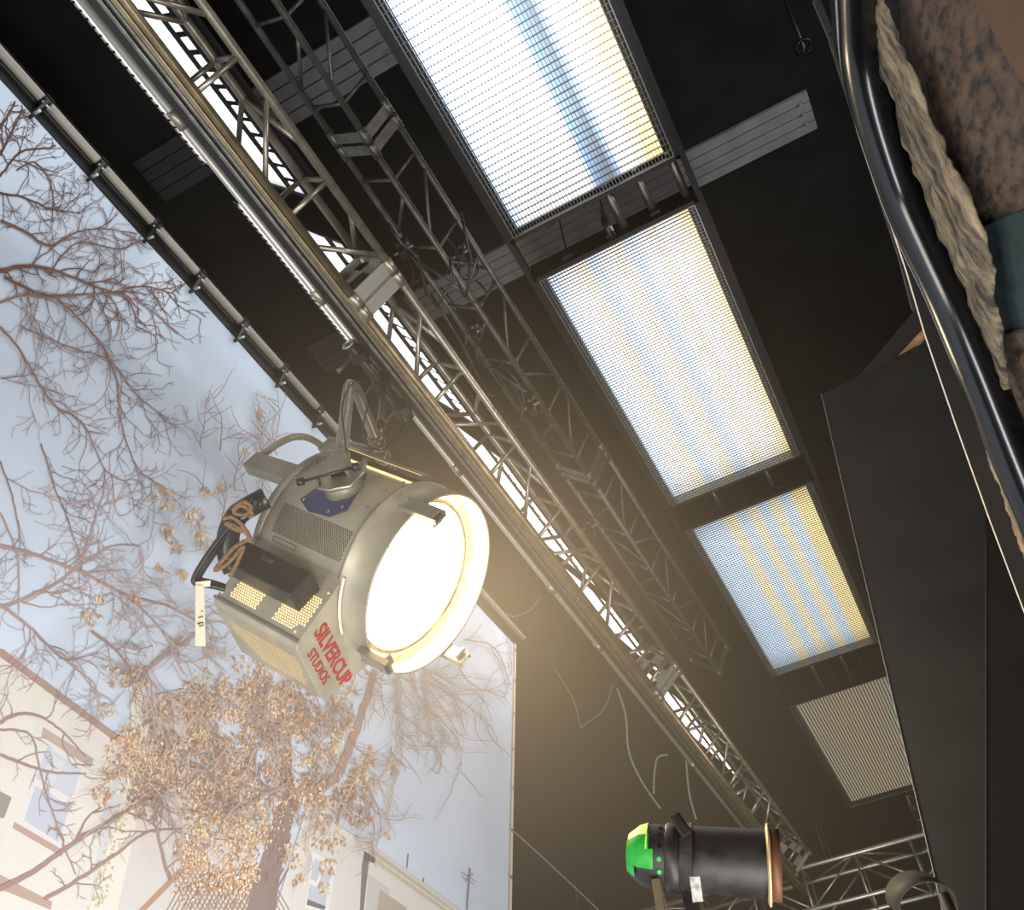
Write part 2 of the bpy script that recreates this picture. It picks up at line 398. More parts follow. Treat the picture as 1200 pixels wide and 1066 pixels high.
# aluminium rail with two tubes fixed along the left side of the truss
def along(yr, h): return lambda x: V((x, yr * h, CAMZ + h))
t = thing('lighting_rail', along(.424, H0 * .965)(2), 'long gold-brown lighting rail under the left side of the main truss', 'rail')
m = MB(); c = along(.4235, H0 * .985)
m.obox(c(5), (7, 0, 0), (0, .004, .05), (0, .045, -.004)); m.build('web', M['frame'], t)
for yr, hh, r, mm, nm in ((.4145, .955, .013, M['brass'], 'lower_flange'), (.4205, .958, .008, M['alud'], 'guide_strip'), (.4275, .962, .010, M['alud'], 'guide_strip'), (.432, .985, .012, M['alu'], 'upper_flange')):
    c = along(yr, H0 * hh); m = MB(); m.obox(c(5), (7, 0, 0), (0, r, 0), (0, 0, r)); m.build(nm, mm, t, bevel=.004)
for x in [.0, .9, 1.75, 2.6, 3.5, 4.6, 5.8, 7.2, 8.6, 10]:
    a = along(.4075, H0 * .957)(x); b = along(.436, H0 * 1.0)(x); m = MB(); m.bar(a, b, .05, .012); m.build('rail_clamp', M['alu'], t)
# outer pipe left of the rail that carries the big lamp
o = MB().tube([(-2, .4425 * 4.42, CAMZ + 4.42), (11, .4425 * 4.42, CAMZ + 4.42)], .022, 14)
t = thing('rigging_pipe', (4, .4425 * 4.42, CAMZ + 4.42), 'bright silver pipe left of the gold rail, carrying the big lit lamp', 'pipe')
o.build('tube', M['aluc'], t)
for x in (.19 * 4.42, .45 * 4.42, .80 * 4.42, 1.13 * 4.42, 1.33 * 4.42, 1.85 * 4.42):
    m = MB().tube([(x - .05, .4425 * 4.42, CAMZ + 4.42), (x + .05, .4425 * 4.42, CAMZ + 4.42)], .029, 14)
    m.obox((x, .4425 * 4.42 - .035, CAMZ + 4.45), (.02, 0, 0), (0, .035, 0), (0, 0, .012)); m.build('pipe_joint', M['alu'], t)

# second truss (three chords)
H2 = 4.62
sec = {'F': (.2745, H2), 'E': (.307, H2 * 1.05), 'G': (.2345, H2 * 1.05)}
sf = [('F', 'E'), ('F', 'G')]
J2 = [-.3, .315, .93, 1.55]
labs = ['dark triangular truss section at the top, before its first pale joint plates', 'section of the dark triangular truss hung with clamps and loose cables', 'far section of the dark triangular truss fading into the haze']
for i in range(3):
    truss_section('triangular_truss', sec, sf, J2[i] * H2 + .01, J2[i + 1] * H2 - .01, H2, labs[i], 'truss', 'sections of the dark triangular truss', .0185, .0105, M['trussd'], .102, .06, (1, 1), .02)

# cross truss at the end
def cross_truss(y0, y1, X0, h1, s):
    t = thing('cross_truss', (X0, (y0 + y1) / 2, CAMZ + h1), 'silver box truss running across the far end of the studio', 'truss')
    chs = [(X0, h1), (X0, h1 - s), (X0 + s, h1), (X0 + s, h1 - s)]
    for X, h in chs: MB().tube([(X, y0, CAMZ + h), (X, y1, CAMZ + h)], .026, 10).build('chord', M['aluc'], t)
    n = int((y1 - y0) / .62)
    for i in range(n + 1):
        y = y0 + (y1 - y0) * i / n
        for a, b in ((0, 1), (2, 3), (0, 2), (1, 3)):
            MB().tube([(chs[a][0], y, CAMZ + chs[a][1]), (chs[b][0], y, CAMZ + chs[b][1])], .016, 8).build('brace', M['alu'], t)
            if i < n and (a, b) != (1, 3):
                y2 = y0 + (y1 - y0) * (i + 1) / n; pq = (a, b) if i % 2 else (b, a)
                MB().tube([(chs[pq[0]][0], y, CAMZ + chs[pq[0]][1]), (chs[pq[1]][0], y2, CAMZ + chs[pq[1]][1])], .014, 8).build('brace', M['alu'], t)
    for y in (y0 + .3, (y0 + y1) / 2, y1 - .3):
        for X in (X0, X0 + s): MB().tube([(X, y, CAMZ + h1), (X, y, ZC)], .006, 6).build('hanging_cable', M['cable'], t)
cross_truss(-2.2, 5.0, 11.45, 4.5, .48)
# short truss behind the dimmest panel
t = thing('short_truss', (13, .2, CAMZ + 5.2), 'dark end of a truss between the dimmest panel and the black flat', 'truss')
for dx, dy in ((0, 0), (0, -.28), (.0, -.14)):
    pass
pa, pb = onz(1062, 930, 5.6), onz(1082, 985, 5.3); sx = (onz(1075, 926, 5.6) - pa)
for k in (0, 1): MB().tube([pa + sx * k, pb + sx * k], .03, 8).build('chord', M['alud'], t)
for k in range(4):
    a = pa.lerp(pb, k / 4); b = pa.lerp(pb, (k + 1) / 4) + sx; MB().tube([a, b], .016, 8).build('brace', M['alud'], t)

# clamps and cables on the dark truss
cl = [(474, 288, 'E', 'black clamp with cable bundle on the dark truss near the largest panel corner'), (541, 292, 'G', 'black spring clamp hung from the right side of the dark truss'),
      (556, 385, 'E', 'black clamp with dangling cable on the dark truss beside the white panel corner'), (622, 470, 'F', 'black clamp and cable knot halfway along the dark truss'),
      (690, 612, 'E', 'black clamp far along the dark truss above the striped panel')]
for i, (x, y, k, lab) in enumerate(cl):
    h = sec[k][1] - .03; p = onz(x, y, h)
    t = thing('truss_clamp', p, lab, 'clamp', 'black clamps on the dark truss')
    m = MB(); m.tube([p - V((.05, 0, 0)), p + V((.05, 0, 0))], .045, 12); m.obox(p + V((0, 0, -.06)), (.03, 0, 0), (0, .02, 0), (0, 0, .06)); m.build('jaw', M['cable'], t)
    MB().tube([p + V((0, -.06, -.05)), p + V((0, .07, -.05))], .01, 8).build('bolt', M['alu'], t)
    m = MB()
    for j in range(3):
        a = random.uniform(.15, .35); s_ = random.uniform(-.2, .2)
        m.tube([p + V((math.sin(u * 3.14) * .1 + u * s_ * 2, math.sin(u * 6.28) * .06 + j * .03, -a * math.sin(u * 3.14))) for u in [q / 12 for q in range(13)]], .006, 6)
    m.build('cable', M['cable'], t)
for pts, h, lab in (([(455, 262), (470, 285), (490, 300), (500, 345), (512, 360), (530, 330), (527, 300)], 4.6, 'thin black cable looping under the dark truss beside the largest panel'),
                    ([(505, 345), (540, 400), (560, 440), (600, 500), (612, 520)], 4.6, 'thin black cable trailing along the middle of the dark truss'),
                    ([(540, 250), (552, 300), (545, 350), (560, 300)], 4.6, 'short black coiled cable by the right chord of the dark truss')):
    tag(MB().tube([onz(x, y, h - .08 * (i % 2)) for i, (x, y) in enumerate(pts)], .009, 8).build('cable', M['cable']), lab, 'cable')

# ------------------------------------------------------------------ backdrop
YB = 3.3
def bp(x, y, e=0): return ony(x, y, YB - e)
HT = YB / .574
tr = bp(603, 766); br = bp(597, 1066)
XR = tr.x; k_ = (tr.x - br.x) / (tr.z - br.z)
def xr(z): return tr.x - (tr.z - z) * k_
zt = CAMZ + HT; z0 = .15; x0 = -4.0
back = thing('photo_backdrop', (2, YB, z0), 'huge cloth backdrop printed with bare trees, brown leaves and pale houses under blue sky', 'backdrop')
back['kind'] = 'thing'
m = MB(); NX, NZ = 60, 30
for i in range(NX + 1):
    for j in range(NZ + 1):
        z = z0 + (zt - z0) * j / NZ; xe = xr(z); x = x0 + (xe - x0) * i / NX
        m.v.append(V((x, YB + .004 * math.sin(i * .7), z)))
m.smooth = True
for i in range(NX):
    for j in range(NZ):
        a = i * (NZ + 1) + j; m.face([a, a + NZ + 1, a + NZ + 2, a + 1])
m.build('cloth', M['cloth'], back)
m = MB().box((x0, YB - .012, zt), (xr(zt) + .02, YB + .01, CAMZ + YB / .5605)); m.build('header_band', M['frame'], back)
m = MB(); m.bar((xr(zt) - .012, YB - .016, zt), (xr(z0) - .012, YB - .016, z0), .006, .03, (1, 0, 0)); m.build('edge_hem', M['white'], back)
m = MB()
z = zt - .1
while z > 2:
    m.tube([(xr(z) - .03, YB - .022, z), (xr(z) - .03, YB - .03, z)], .014, 10); z -= .42
m.build('grommets', M['alu'], back)
# ---- the printed picture: flat inked shapes on the cloth (mapped through the cloth plane)
pr = MB(); LAY = [.018]; HOLD = [False]
def inside(p): return p.z < zt - .01 and p.x < xr(p.z) - .06 and p.z > z0 and p.x > x0
KC = [0]
def ink(pts, c, layer=None, a=1):
    e = KC[0] * 2e-6 + .006 if layer is None else layer
    if not HOLD[0]: KC[0] += 1
    P = [bp(x, y, e) for x, y in pts]
    if all(inside(p) for p in P): pr.poly(P, lin(c))
def jit(c, d=10): k = random.uniform(-d, d); return tuple(max(0, min(255, v + k)) for v in c)
def ribbon(pts, w0, w1, c):
    n = len(pts)
    if n < 2: return
    nr = []
    for i in range(n):
        a = pts[max(0, i - 1)]; b = pts[min(n - 1, i + 1)]; dx, dy = b[0] - a[0], b[1] - a[1]; l = math.hypot(dx, dy) or 1
        nr.append((-dy / l, dx / l))
    HOLD[0] = True; KC[0] += 1
    for i in range(n - 1):
        wa = (w0 + (w1 - w0) * i / (n - 1)) / 2; wb = (w0 + (w1 - w0) * (i + 1) / (n - 1)) / 2
        p, q, u, v = pts[i], pts[i + 1], nr[i], nr[i + 1]
        ink([(p[0] + u[0] * wa, p[1] + u[1] * wa), (q[0] + v[0] * wb, q[1] + v[1] * wb), (q[0] - v[0] * wb, q[1] - v[1] * wb), (p[0] - u[0] * wa, p[1] - u[1] * wa)], c)
    HOLD[0] = False
def smooth(pts, k=5, j=0.8):
    out = []
    for i in range(len(pts) - 1):
        p0 = pts[max(0, i - 1)]; p1 = pts[i]; p2 = pts[i + 1]; p3 = pts[min(len(pts) - 1, i + 2)]
        for s in range(k):
            t = s / k
            out.append(tuple(.5 * (2 * p1[d] + (p2[d] - p0[d]) * t + (2 * p0[d] - 5 * p1[d] + 4 * p2[d] - p3[d]) * t * t + (3 * p1[d] - p0[d] - 3 * p2[d] + p3[d]) * t ** 3) + random.uniform(-j, j) for d in (0, 1)))
    out.append(pts[-1]); return out
def twig(x, y, ang, ln, w, c, dep, curl=0.9):
    n = max(4, int(ln / 6)); pts = [(x, y)]; bend = random.uniform(-curl, curl)
    for i in range(n):
        ang += bend / n + random.uniform(-.33, .33); x += math.cos(ang) * ln / n; y += math.sin(ang) * ln / n; pts.append((x, y))
        if dep > 0 and random.random() < .38:
            twig(x, y, ang + random.choice((-1, 1)) * random.uniform(.4, 1.1), ln * random.uniform(.35, .65), w * .65, c, dep - 1, curl)
    ribbon(pts, w, max(.5, w * .4), jit(c, 8))
def branch(pts, w0, w1, c, tw=.05, tl=45, dep=2, down=None):
    sp = smooth(pts, 6, .7); ribbon(sp, w0, w1, c)
    for i in range(1, len(sp)):
        dx, dy = sp[i][0] - sp[i - 1][0], sp[i][1] - sp[i - 1][1]; l = math.hypot(dx, dy)
        if random.random() < l * tw:
            a = math.atan2(dy, dx) + random.choice((-1, 1)) * random.uniform(.4, 1.2)
            if down is not None and random.random() < .6: a = down + random.uniform(-.5, .5)
            twig(sp[i][0], sp[i][1], a, tl * random.uniform(.5, 1.4), max(.9, w0 * .35), c, dep)
def Zl(pts): return [(x / 3.27, 740 + y / 3.27) for x, y in pts]
def Zr(pts): return [(250 + x / 3, 740 + y / 3) for x, y in pts]
def Zu(pts): return [(x / 2.48, 330 + y / 2.48) for x, y in pts]
LAY[0] = .012
# pale haze of light low in the printed sky
# houses
cream = (214, 208, 200)
ink(Zl([(0, 70), (440, 400), (500, 480), (350, 1066), (0, 1066)]), cream)
ink(Zl([(430, 470), (500, 440), (500, 600), (440, 1066), (340, 1066)]), (200, 198, 200))
ink(Zl([(560, 560), (980, 430), (980, 1066), (440, 1066)]), (203, 197, 192))
ink(Zl([(500, 200), (560, 180), (575, 470), (505, 470)]), (216, 212, 204))
ink(Zl([(600, 240), (800, 200), (830, 420), (620, 420)]), (198, 186, 178))
LAY[0] = .014
for k in range(26):                                             # siding lines
    yy = 130 + k * 34; ink(Zl([(0, yy), (430, yy + 330), (430, yy + 333), (0, yy + 3)]), (208, 202, 194))
ink(Zl([(520, 480), (590, 430), (450, 1066), (340, 1066)]), (216, 211, 200))
for k in range(90):
    x = 380 + random.uniform(0, 60); y = 650 + random.uniform(0, 400); x = 520 - (y - 480) * .28 + random.uniform(-30, 30)
    ink(Zl([(x, y), (x + 9, y + 3), (x + 5, y + 14), (x - 4, y + 9)]), jit((190, 180, 140), 14))
ink(Zl([(0, 66), (10, 66), (450, 398), (440, 420), (0, 96)]), (168, 140, 130))
ink(Zl([(165, 365), (360, 487), (348, 522), (158, 400)]), (182, 160, 150))
ink(Zl([(170, 420), (330, 520), (240, 832), (72, 735)]), (212, 208, 206))
ink(Zl([(55, 728), (245, 838), (236, 862), (48, 752)]), (176, 150, 140))
ink(Zl([(0, 610), (45, 635), (15, 715), (0, 712)]), (150, 138, 132)); ink(Zl([(0, 930), (200, 1035), (195, 1066), (0, 985)]), (178, 152, 140))
ink(Zl([(700, 190), (790, 210), (780, 250), (715, 230)]), (176, 160, 150))
LAY[0] = .016
ink(Zl([(180, 440), (312, 525), (275, 640), (140, 560)]), (190, 193, 204)); ink(Zl([(136, 590), (268, 668), (225, 806), (92, 722)]), (184, 188, 200))
ink(Zl([(200, 470), (250, 500), (200, 590), (160, 565)]), (200, 202, 208))
# right house
ink(Zr([(340, 600), (430, 575), (450, 640), (350, 640)]), (206, 196, 184))
ink(Zr([(330, 610), (500, 720), (880, 990), (215, 990)]), (214, 210, 204))
ink(Zr([(500, 715), (555, 745), (870, 978), (800, 978), (540, 800), (500, 790)]), (205, 199, 192))
LAY[0] = .018
ink(Zr([(350, 770), (432, 826), (405, 990), (322, 970)]), (226, 224, 220))
ink(Zr([(556, 760), (846, 978), (838, 978), (552, 775)]), (186, 176, 162))
for k in range(30):
    x = 560 + k * 9.2; y = 790 + k * 6.6; ink(Zr([(x, y), (x + 6, y + 4), (x + 4, y + 15), (x - 2, y + 11)]), (190, 170, 128))
ink(Zr([(530, 775), (548, 785), (545, 830), (528, 980), (515, 980), (522, 820)]), (122, 116, 118)); ink(Zr([(530, 770), (570, 795), (568, 815), (528, 800)]), (96, 92, 96))
ink(Zr([(545, 850), (620, 905), (600, 985), (535, 985)]), (198, 193, 188)); ink(Zr([(585, 905), (680, 970), (680, 985), (575, 985)]), (178, 166, 150))
LAY[0] = .020
ink(Zr([(358, 795), (385, 815), (362, 880), (340, 868)]), (190, 194, 204)); ink(Zr([(392, 820), (420, 838), (402, 905), (370, 888)]), (194, 198, 206))
ink(Zr([(338, 885), (400, 920), (392, 975), (328, 955)]), (192, 196, 204)); ink(Zr([(332, 940), (395, 965), (390, 978), (328, 960)]), (110, 108, 116))
for a in ([(685, 780), (680, 832)], [(903, 830), (892, 978)], [(740, 865), (738, 880)]): ribbon(Zr(a), 1.6, 1.2, (118, 112, 112))
for a in ([(870, 845), (925, 880)], [(875, 860), (918, 890)], [(885, 880), (915, 850)]): ribbon(Zr(a), 1, .8, (150, 140, 138))
# lattice fence
for (xa, ya, w, h) in ((650, 915, 330, 170),):
    ink(Zl([(530, 1066), (700, 895), (720, 905), (560, 1066)]), (168, 140, 116))
    for k in range(22):
        x = 640 + k * 18; ribbon(Zl([(x, 1066), (x + 90, 905)]), 1.7, 1.5, (156, 128, 110)); ribbon(Zl([(x + 90, 1066), (x, 905)]), 1.7, 1.5, (166, 138, 118))
    ribbon(Zl([(690, 905), (980, 925)]), 3, 3, (190, 170, 150))
for k in range(14):
    x = 215 + k * 7; ribbon([(x - 250 + 250, 1066), (x + 14, 1030)], 1.4, 1.2, (150, 124, 110))
LAY[0] = .022
# tree trunk and boughs
bark = (150, 124, 114); barkd = (132, 106, 96)
ribbon(smooth([(300, 1075), (312, 1030), (325, 985), (335, 950), (345, 925)], 5, .5), 27, 19, (140, 122, 116))
ribbon(smooth([(318, 1070), (326, 1020), (336, 960)], 5, .5), 8, 6, (140, 116, 108))
for k in range(60):                                              # bark flecks
    y = random.uniform(940, 1064); x = 308 + (1064 - y) * .24 + random.uniform(-9, 12); ribbon([(x, y), (x + 3, y - 12)], 1.6, 1, jit((136, 112, 104), 14))
ribbon(smooth([(340, 935), (335, 905), (338, 880)], 5, .5), 18, 10, (134, 112, 106))
ribbon(smooth([(342, 930), (368, 925), (392, 912), (408, 880), (417, 857), (428, 825), (440, 785)], 5, 1), 12, 7, (166, 140, 130))
cols = {'t': (112, 86, 76), 'm': (158, 130, 122), 'l': (178, 150, 140)}
B = branch
for pts, w in (([(0, 182), (10, 162), (26, 128), (34, 100)], 5), ([(0, 207), (25, 178), (58, 173), (80, 165), (100, 172)], 4), ([(0, 226), (30, 232), (60, 245), (95, 250)], 4),
               ([(0, 150), (15, 125), (22, 108)], 5), ([(20, 200), (40, 190), (60, 215), (62, 260)], 2.4)):
    B(pts, w * .75, 1.1, (100, 74, 64), .09, 44, 2)
for pts, w in (([(0, 258), (30, 272), (58, 288), (82, 275), (115, 268), (165, 274)], 5), ([(0, 318), (30, 312), (68, 318), (110, 335), (150, 347)], 8), ([(5, 325), (50, 345), (90, 345), (135, 342), (170, 335), (205, 345)], 5),
               ([(60, 318), (90, 285), (140, 292), (175, 280), (215, 300)], 3)):
    B(pts, w * .75, 1.1, (118, 90, 78), .08, 42, 2)
for pts, w in ((Zu([(0, 60), (60, 40), (120, 45), (180, 45), (300, 35), (400, 55), (520, 150)]), 4), (Zu([(0, 130), (60, 200), (110, 290), (160, 360), (235, 405), (270, 470), (310, 550), (380, 590)]), 3.6),
               (Zu([(160, 40), (230, 110), (300, 190), (340, 290), (350, 400), (400, 540), (480, 600)]), 3.4), (Zu([(0, 280), (100, 270)]), 2.4), (Zu([(60, 130), (200, 190), (320, 230), (400, 330), (490, 400)]), 2.4),
               (Zu([(0, 520), (40, 640), (60, 760)]), 2.6), (Zu([(120, 470), (160, 600), (200, 700), (240, 820)]), 2.2)):
    B(pts, w * .85, 1.0, (144, 116, 106), .06, 48, 2, 1.1)
for pts, w in (([(0, 640), (40, 650), (90, 668), (150, 698), (200, 712), (245, 738)], 4.5), ([(0, 712), (50, 692), (88, 665), (108, 620), (122, 575)], 4), ([(0, 708), (35, 735), (62, 762), (110, 800)], 4),
               ([(90, 665), (130, 640), (165, 640)], 2.2), ([(150, 698), (190, 740), (215, 790)], 2.4), ([(0, 600), (20, 650), (22, 720)], 2.6), ([(235, 740), (200, 765), (170, 790), (150, 830)], 3.5)):
    B(pts, w, 1.2, (172, 144, 136), .055, 44, 2)
for pts, w in ((Zl([(0, 985), (110, 930), (240, 840), (400, 735), (500, 682), (660, 596)]), 7), (Zl([(170, 1025), (300, 950), (450, 850), (560, 770), (700, 755)]), 4.5), (Zl([(0, 350), (70, 315), (150, 325), (230, 375), (330, 480)]), 4),
               (Zl([(0, 470), (100, 512), (220, 542), (330, 545)]), 3.4), (Zl([(350, 0), (430, 60), (515, 155)]), 4), (Zl([(0, 375), (120, 400), (160, 560), (240, 800), (290, 930)]), 2.2), (Zl([(130, 0), (190, 60), (260, 110), (380, 80)]), 2.6),
               (Zl([(650, 950), (610, 800), (590, 740), (480, 690)]), 4), (Zl([(700, 20), (600, 110), (540, 180)]), 3), (Zl([(940, 930), (880, 780), (860, 700)]), 3)):
    B(pts, w, 1.5, (158, 130, 120), .035, 40, 2)
def leafblob(cx, cy, rx, ry, n, cs, s=3.2):
    for _ in range(n):
        a = random.uniform(0, 6.28); r = math.sqrt(random.random()); x = cx + math.cos(a) * rx * r; y = cy + math.sin(a) * ry * r
        an = random.gauss(1.55, .42); L_ = random.uniform(.7, 1.7) * s; w = L_ * random.uniform(.24, .42); dx, dy = math.cos(an), math.sin(an)
        lay = BASE[0] + random.random() * .004
        ink([(x, y), (x + dx * L_ * .5 - dy * w, y + dy * L_ * .5 + dx * w), (x + dx * L_ * 1.55, y + dy * L_ * 1.55), (x + dx * L_ * .4 + dy * w, y + dy * L_ * .4 - dx * w)], jit(random.choice(cs), 8), lay)
BASE = [KC[0] * 2e-6 + .0063]
LC = [(206, 166, 128), (216, 182, 144), (188, 146, 114), (228, 200, 164), (170, 130, 104), (240, 218, 186)]
LD = [(160, 128, 108), (146, 116, 98), (180, 148, 124)]
# dense crown
for _ in range(45):
    cx = random.uniform(165, 425); cy = random.uniform(770, 960)
    if cy < 860 - (cx - 130) * .45 or (cx > 380 and cy < 800): continue
    leafblob(cx, cy, random.uniform(14, 26), random.uniform(14, 26), 55, LD, 3.0)
for _ in range(250):
    cx = random.uniform(140, 430); cy = random.uniform(755, 1040)
    if cy > 990 and not (190 < cx < 300): continue
    if cy < 850 - (cx - 130) * .55: continue
    if cx > 400 and not (850 < cy < 950): continue
    if cx < 210 and cy > 930: continue
    leafblob(cx, cy, random.uniform(8, 22), random.uniform(8, 20), random.randint(20, 52), LC, 2.7)
for cx, cy, r, n in ((190, 575, 11, 26), (198, 590, 9, 22), (228, 605, 12, 34), (238, 625, 13, 38), (250, 640, 9, 22), (196, 622, 9, 26), (206, 640, 8, 20), (215, 672, 7, 16), (108, 722, 10, 30), (118, 700, 6, 12), (160, 698, 7, 14),
                     (240, 575, 6, 14), (258, 570, 6, 14), (290, 528, 4, 8), (304, 482, 4, 9), (187, 663, 5, 10), (135, 790, 14, 34), (160, 795, 16, 44), (125, 830, 10, 22), (140, 880, 18, 60), (165, 905, 18, 60), (120, 930, 12, 40), (125, 905, 10, 30),
                     (435, 890, 10, 26), (432, 880, 8, 22), (460, 898, 8, 18), (410, 925, 9, 26), (420, 960, 9, 26), (395, 985, 12, 34), (385, 1015, 10, 26), (380, 1040, 8, 18), (433, 955, 5, 12), (454, 977, 3, 8), (340, 1000, 16, 40), (350, 1030, 8, 20), (275, 1010, 14, 40), (285, 1035, 14, 40), (265, 985, 16, 50), (245, 960, 18, 60), (230, 930, 20, 60)):
    leafblob(cx, cy, r, r, n, LC, 3)
KC[0] += int(.0045 / 2e-6)
random.seed(5)
for _ in range(95):                                              # fine pale twigs through the crown and to its right
    x = random.uniform(140, 470); y = random.uniform(740, 960); twig(x, y, random.uniform(.6, 2.4), random.uniform(30, 80), 1.8, random.choice(((150, 122, 112), (196, 168, 146), (166, 138, 126))), 1)
for _ in range(10):
    x = random.uniform(455, 505); y = random.uniform(775, 800); twig(x, y, random.uniform(.6, 1.5), random.uniform(70, 130), 1.8, (168, 146, 138), 1, .8)
for p_ in (Zr([(690, 150), (740, 260), (800, 310), (860, 380)]), Zr([(760, 180), (850, 240), (880, 340)]), Zr([(490, 460), (520, 500), (570, 620)]), Zr([(730, 400), (780, 410), (800, 450), (790, 500), (765, 480)]), Zr([(660, 365), (725, 365)]),
           Zr([(850, 80), (900, 180), (1020, 230)]), Zr([(880, 30), (960, 40), (1010, 90), (1040, 180)])):
    B(p_, 2, .9, (160, 138, 132), .02, 25, 1)
for _ in range(14):
    x = random.uniform(230, 330); y = random.uniform(520, 620); twig(x, y, random.uniform(-2.2, -1.0), random.uniform(40, 80), 1.6, (156, 132, 126), 1, .5)
for _ in range(26):
    x = random.uniform(100, 260); y = random.uniform(560, 760); twig(x, y, random.uniform(-3.1, 3.1), random.uniform(30, 60), 1.5, (182, 156, 150), 1, .8)
pr.build('printed_picture', M['print'], back)

# hanging pipe and its clamps
hp = CAMZ + YB / .5515; yp = YB - .06; hpz = CAMZ + yp / .5505
t = thing('hanging_pipe', (2, yp, hpz), 'pale grey pipe carrying the top edge of the printed backdrop', 'pipe')
MB().tube([(-4, yp, hpz), (xr(zt) + .1, yp, hpz)], .034, 16).build('tube', M['pipe'], t)
tag(MB().box((-4, yp - .12, CAMZ + (yp - .12) / .543 - .004), (xr(zt), yp - .11, CAMZ + (yp - .12) / .543 + .004)).build('slim_batten', M['flatd']), 'slim black batten running beside the pale backdrop pipe', 'batten')
for i, (x, y) in enumerate([(54, 118), (117, 194), (179, 269), (231, 330), (283, 385), (331, 437), (373, 487)]):
    r_ = ray(x, y); X = r_.x / r_.y * yp
    lab = ['clamp nearest the top left corner', 'second clamp from the top left corner', 'third clamp from the top left corner', 'fourth clamp from the top left corner', 'fifth clamp from the top left corner', 'sixth clamp, above the lamp\'s rear handle', 'clamp closest to the lamp yoke'][i]
    c = V((X, yp, hpz)); t = thing('pipe_clamp', c, 'black ' + lab + ' on the backdrop pipe', 'clamp', 'clamps along the backdrop pipe')
    MB().tube([c - V((.03, 0, 0)), c + V((.03, 0, 0))], .045, 14).build('collar', M['cable'], t)
    m = MB(); m.bar(c + V((0, -.03, 0)), c + V((0, 0.03, -.22)), .03, .02, (1, 0, 0)); m.build('strap', M['cable'], t)
    MB().tube([c + V((-.02, -.02, -.06)), c + V((.05, -.02, -.06))], .008, 8).build('bolt', M['aluc'], t); m = MB(); m.tube([c + V((.0, .0, -.2)), c + V((.0, -.05, -.22))], .01, 8); m.build('bolt', M['aluc'], t)

# ------------------------------------------------------------------ the big lamp (local frame: x away side, y up, z beam)
az, el = -1.27692235, -.668651424
aw = V((math.cos(el) * math.cos(az), math.cos(el) * math.sin(az), math.sin(el)))
ac = E1 * aw.x + E2 * aw.y + E3 * aw.z
sc_ = ac.cross(E3).normalized(); uc = sc_.cross(ac)
xl, yl, zl = c2w(-sc_), c2w(uc), c2w(ac)
LR = Matrix((xl, yl, zl)).transposed()
LC0 = CAM + c2w(V(((506 - 600) / F, (684 - 533) / F, 1)) * 4.14)
lamp = thing('studio_lamp', LC0, 'large round grey studio lamp glowing warm white, hanging by its yoke from the pipe', 'lamp', rot=LR)
LM = MW[lamp.name]
class LB(MB):                                                    # builds in lamp-local coordinates
    def build(s, name, mats, parent=None, **k):
        s.v = [LM @ v for v in s.v]; return MB.build(s, name, mats, parent or lamp, **k)
R0 = .437
def cyl(th, z, r=R0): th = math.radians(th); return V((math.cos(th) * r, math.sin(th) * r, z))
LB().lathe([(.30, -.78), (.40, -.775), (R0, -.735), (R0, -.17)], 96).build('drum', M['lamp'])
m = LB(); m.lathe([(R0 + .001, -.735), (R0 + .014, -.735), (R0 + .014, -.70), (R0 + .001, -.70)], 96)
for k in range(40): c = cyl(k * 9, -.715, R0 + .016); m.tube([c, c * 1.012 + V((0, 0, .009))], .006, 6)
m.build('rear_band', M['lampd'])
LB().lathe([(0, -.74), (.30, -.78)], 64).build('rear_cap', M['lampd'])
m = LB(); m.lathe([(R0, -.175), (R0 + .012, -.175), (R0 + .012, -.155), (R0 + .004, -.15), (R0 + .004, 0), (R0 + .007, .004), (R0 - .004, .006), (R0 - .006, -.001)], 96); hd = m.build('hood', M['lamp'])
LB().lathe([(R0 - .006, 0), (R0 - .010, -.09), (R0 - .02, -.13), (.36, -.16)], 96).build('hood_lining', M['hood'], hd)
LB().lathe([(.375, -.125), (.385, -.105), (.37, -.09), (.36, -.11)], 96, closed=True).build('lens_ring', M['brass'])
LB().lathe([(0, -.06), (.12, -.066), (.24, -.085), (.36, -.12)], 64).build('lens', M['lens'])
m = LB()                                                         # guard wires
for k in range(-6, 7):
    o_ = k * .064; hl = math.sqrt(max(0, .43 ** 2 - o_ * o_))
    m.tube([V((-hl, o_, -.012)), V((hl, o_, -.012))], .0016, 5); m.tube([V((o_, -hl, -.015)), V((o_, hl, -.015))], .0016, 5)
m.build('wire_guard', M['wire'], hd)
for th, z0_, z1_, lab in ((172, -.06, .15, 0), (-92, -.04, .13, 0), (-8, -.04, .12, 0)):   # accessory ears
    m = LB(); e = V((math.cos(math.radians(th)), math.sin(math.radians(th)), 0)); tt = V((-e.y, e.x, 0)); cz = (z0_ + z1_) / 2
    m.obox(e * (R0 + .012) + V((0, 0, cz)), tt * .036, e * .005, V((0, 0, (z1_ - z0_) / 2)))
    m.obox(e * (R0 + .024) + tt * .033 + V((0, 0, cz)), tt * .004, e * .013, V((0, 0, (z1_ - z0_) / 2)))
    m.obox(e * (R0 + .024) - tt * .033 + V((0, 0, cz)), tt * .004, e * .013, V((0, 0, (z1_ - z0_) / 2)))
    m.obox(e * (R0 + .036) + V((0, 0, cz + .0)), tt * .036, e * .003, V((0, 0, (z1_ - z0_) / 2 * .8)))
    m.obox(e * (R0 - .012) + V((0, 0, z1_ - .03)), tt * .03, e * .014, V((0, 0, .006)))
    m.build('accessory_ear', M['lampd'], hd)
